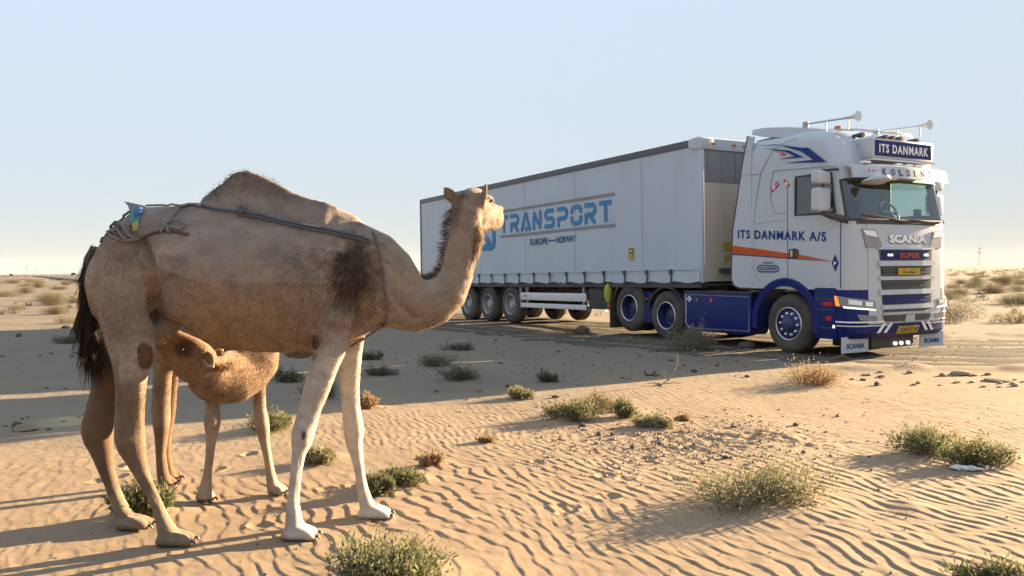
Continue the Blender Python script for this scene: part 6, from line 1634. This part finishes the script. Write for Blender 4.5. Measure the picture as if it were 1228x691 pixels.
def scrub(n_, d0, d1, seed, s0, s1):
    r = np.random.default_rng(seed); d = d0 * (d1 / d0) ** r.uniform(0, 1, n_); a = np.radians(r.uniform(-48, 48, n_)); X, Y = d * np.sin(a), d * np.cos(a)
    keep = (fbm(X / 25, Y / 25, 5, 3) > -.08) & (track_dist(X, Y) > 4); X, Y = X[keep], Y[keep]; n_ = len(X); Z = terrain(X, Y, False)
    NB = 24; base = np.repeat(np.stack([X, Y, Z], -1), NB, 0); s = np.repeat(r.uniform(s0, s1, n_), NB)
    N_ = n_ * NB; an = r.uniform(0, 6.28, N_); rad = r.uniform(0, .5, N_) ** .7
    P0 = base + np.stack([np.cos(an) * rad * s, np.sin(an) * rad * s, np.zeros(N_)], -1); tip = P0 + np.stack([r.normal(0, .25, N_) * s, r.normal(0, .25, N_) * s, r.uniform(.2, .55, N_) * s], -1)
    S = np.stack([np.cos(an + 1.2), np.sin(an + 1.2), np.zeros(N_)], -1) * (s * .028)[:, None]
    V_ = np.concatenate([P0 - S, P0 + S, tip + S * .4, tip - S * .4]); ix = np.arange(N_)
    me = mesh_from(V_, np.stack([ix, N_ + ix, 2 * N_ + ix, 3 * N_ + ix], -1).tolist())
    pal = np.array([(.13, .105, .065), (.20, .15, .09), (.09, .08, .055), (.24, .18, .11)]); cl_ = np.repeat(pal[r.integers(0, 4, n_)], NB, 0) * r.uniform(.7, 1.2, (N_, 1))
    set_col(me, np.concatenate([cl_] * 4)); return me
tag(link('far_scrub', scrub(1300, 24, 160, 1, .18, .50), 'leaf'), 'thin dry scrub and grass over the plain', 'scrub', kind='stuff')
tag(link('far_scrub', scrub(2600, 150, 1200, 2, .6, 1.6), 'leaf'), 'scrub fading towards the horizon', 'scrub', kind='stuff')
# asphalt road crossing the far plain behind the camel
mat('asphalt', (0.055, 0.055, 0.055), 0.9, var=0.2, vscale=.3)
mat('steel_grey', (0.20, 0.20, 0.20), 0.6, 0.3)
RP = [gnd(-60, 331.5), gnd(0, 331.8), gnd(40, 331.9), gnd(62, 332.6), gnd(80, 333.8), gnd(110, 336.0), gnd(150, 340), gnd(230, 352)]
mb = MB(); v = []
for i_, p in enumerate(RP):
    t = (RP[min(i_ + 1, len(RP) - 1)] - RP[max(0, i_ - 1)]).normalized(); n2_ = Vector((-t.y, t.x, 0))
    for s in (-1, 1):
        q = p + n2_ * s * 4.0; v.append((q.x, q.y, gz(q.x, q.y) + .35))
mb.add(v, [(2 * i_, 2 * i_ + 1, 2 * i_ + 3, 2 * i_ + 2) for i_ in range(len(RP) - 1)])
ro = mb.build('road', 'asphalt'); ro['kind'] = 'structure'
sol = ro.modifiers.new('s', 'SOLIDIFY'); sol.thickness = .6; sol.offset = -1
def far_vehicle(px, py, w, lab):
    g = gnd(px, py); d = min(g.y, 420); g = Vector((ray(px, py).x / ray(px, py).y * d, d, 0)); s = w * d / F_PX; z = gz(g.x, g.y) + .2
    o = tag(empty('far_vehicle', (g.x, g.y, z)), lab, 'vehicle')
    MB().prism([(-.5 * s, .12 * s), (.5 * s, .12 * s), (.5 * s, .34 * s), (.3 * s, .38 * s), (.2 * s, .58 * s), (-.42 * s, .58 * s), (-.5 * s, .36 * s)], -.2 * s, .2 * s).build('body', 'black_plastic', o, bevel=.03 * s)
    for x in (-.3, .3): MB().lathe_y([(0, -.22 * s), (.13 * s, -.22 * s), (.13 * s, .22 * s), (0, .22 * s)], (x * s, 0, .13 * s), 10).build('wheel', 'black_rubber', o)
far_vehicle(89, 330.6, 6.0, 'small dark vehicle far off by the road behind the camel tail')
far_vehicle(14, 331.5, 4.5, 'tiny dark vehicle far off at the horizon beyond the bushes')
def pylon(px, base_py, top_py, D, lab, arms=True):
    d = ray(px, base_py); x = d.x / d.y * D; p0 = Vector((x, D, gz(x, D))); H_ = (base_py - top_py) * D / F_PX
    o = tag(empty('power_pylon', p0), lab, 'pylon'); r_ = H_ * .008
    w0, w1 = .11 * H_, .018 * H_
    def wat(t): return w0 + (w1 - w0) * min(1, t / .72) if t < .72 else w1
    lv_ = [0, .15, .3, .45, .58, .72, .86, 1.0]
    for sx in (-1, 1):
        for sy in (-1, 1): MB().tube([(sx * wat(t), sy * wat(t), t * H_) for t in lv_], r_, 4).build('leg', 'steel_grey', o)
    for a, b in zip(lv_[:-1], lv_[1:]):
        for sy in (-1, 1):
            MB().tube([(-wat(a), sy * wat(a), a * H_), (wat(b), sy * wat(b), b * H_)], r_ * .6, 4).build('brace', 'steel_grey', o)
            MB().tube([(wat(a), sy * wat(a), a * H_), (-wat(b), sy * wat(b), b * H_)], r_ * .6, 4).build('brace', 'steel_grey', o)
    for t, L_ in ((.72, .20), (.97, .11)):
        MB().tube([(-L_ * H_, 0, t * H_), (0, 0, (t + .03) * H_), (L_ * H_, 0, t * H_)], r_, 4).build('crossarm', 'steel_grey', o)
        MB().tube([(-L_ * H_, 0, t * H_), (L_ * H_, 0, t * H_)], r_, 4).build('crossarm', 'steel_grey', o)
pylon(1175, 319.5, 297, 1500, 'steel lattice power pylon on the horizon beyond the lorry front')
pylon(32, 329.5, 319, 2600, 'faint thin pylon on the horizon behind the camel, taller and farther from the tail')
pylon(44.5, 329.5, 321, 2900, 'faint thin pylon on the horizon behind the camel, shorter and closer to the tail')

# ------------------------------------------------------------------ dusty air
hm_ = bpy.data.materials.new('haze'); hm_.use_nodes = True
nt = hm_.node_tree; nt.nodes.clear()
pv = nt.nodes.new('ShaderNodeVolumePrincipled'); pv.inputs['Color'].default_value = (0.80, 0.82, 0.84, 1); pv.inputs['Density'].default_value = 0.00007; pv.inputs['Anisotropy'].default_value = 0.0
no_ = nt.nodes.new('ShaderNodeOutputMaterial'); nt.links.new(pv.outputs[0], no_.inputs['Volume']); MATS['haze'] = hm_
hz = MB().box(-3300, 3300, -3300, 3300, -6, 48).build('haze', 'haze'); hz['kind'] = 'stuff'
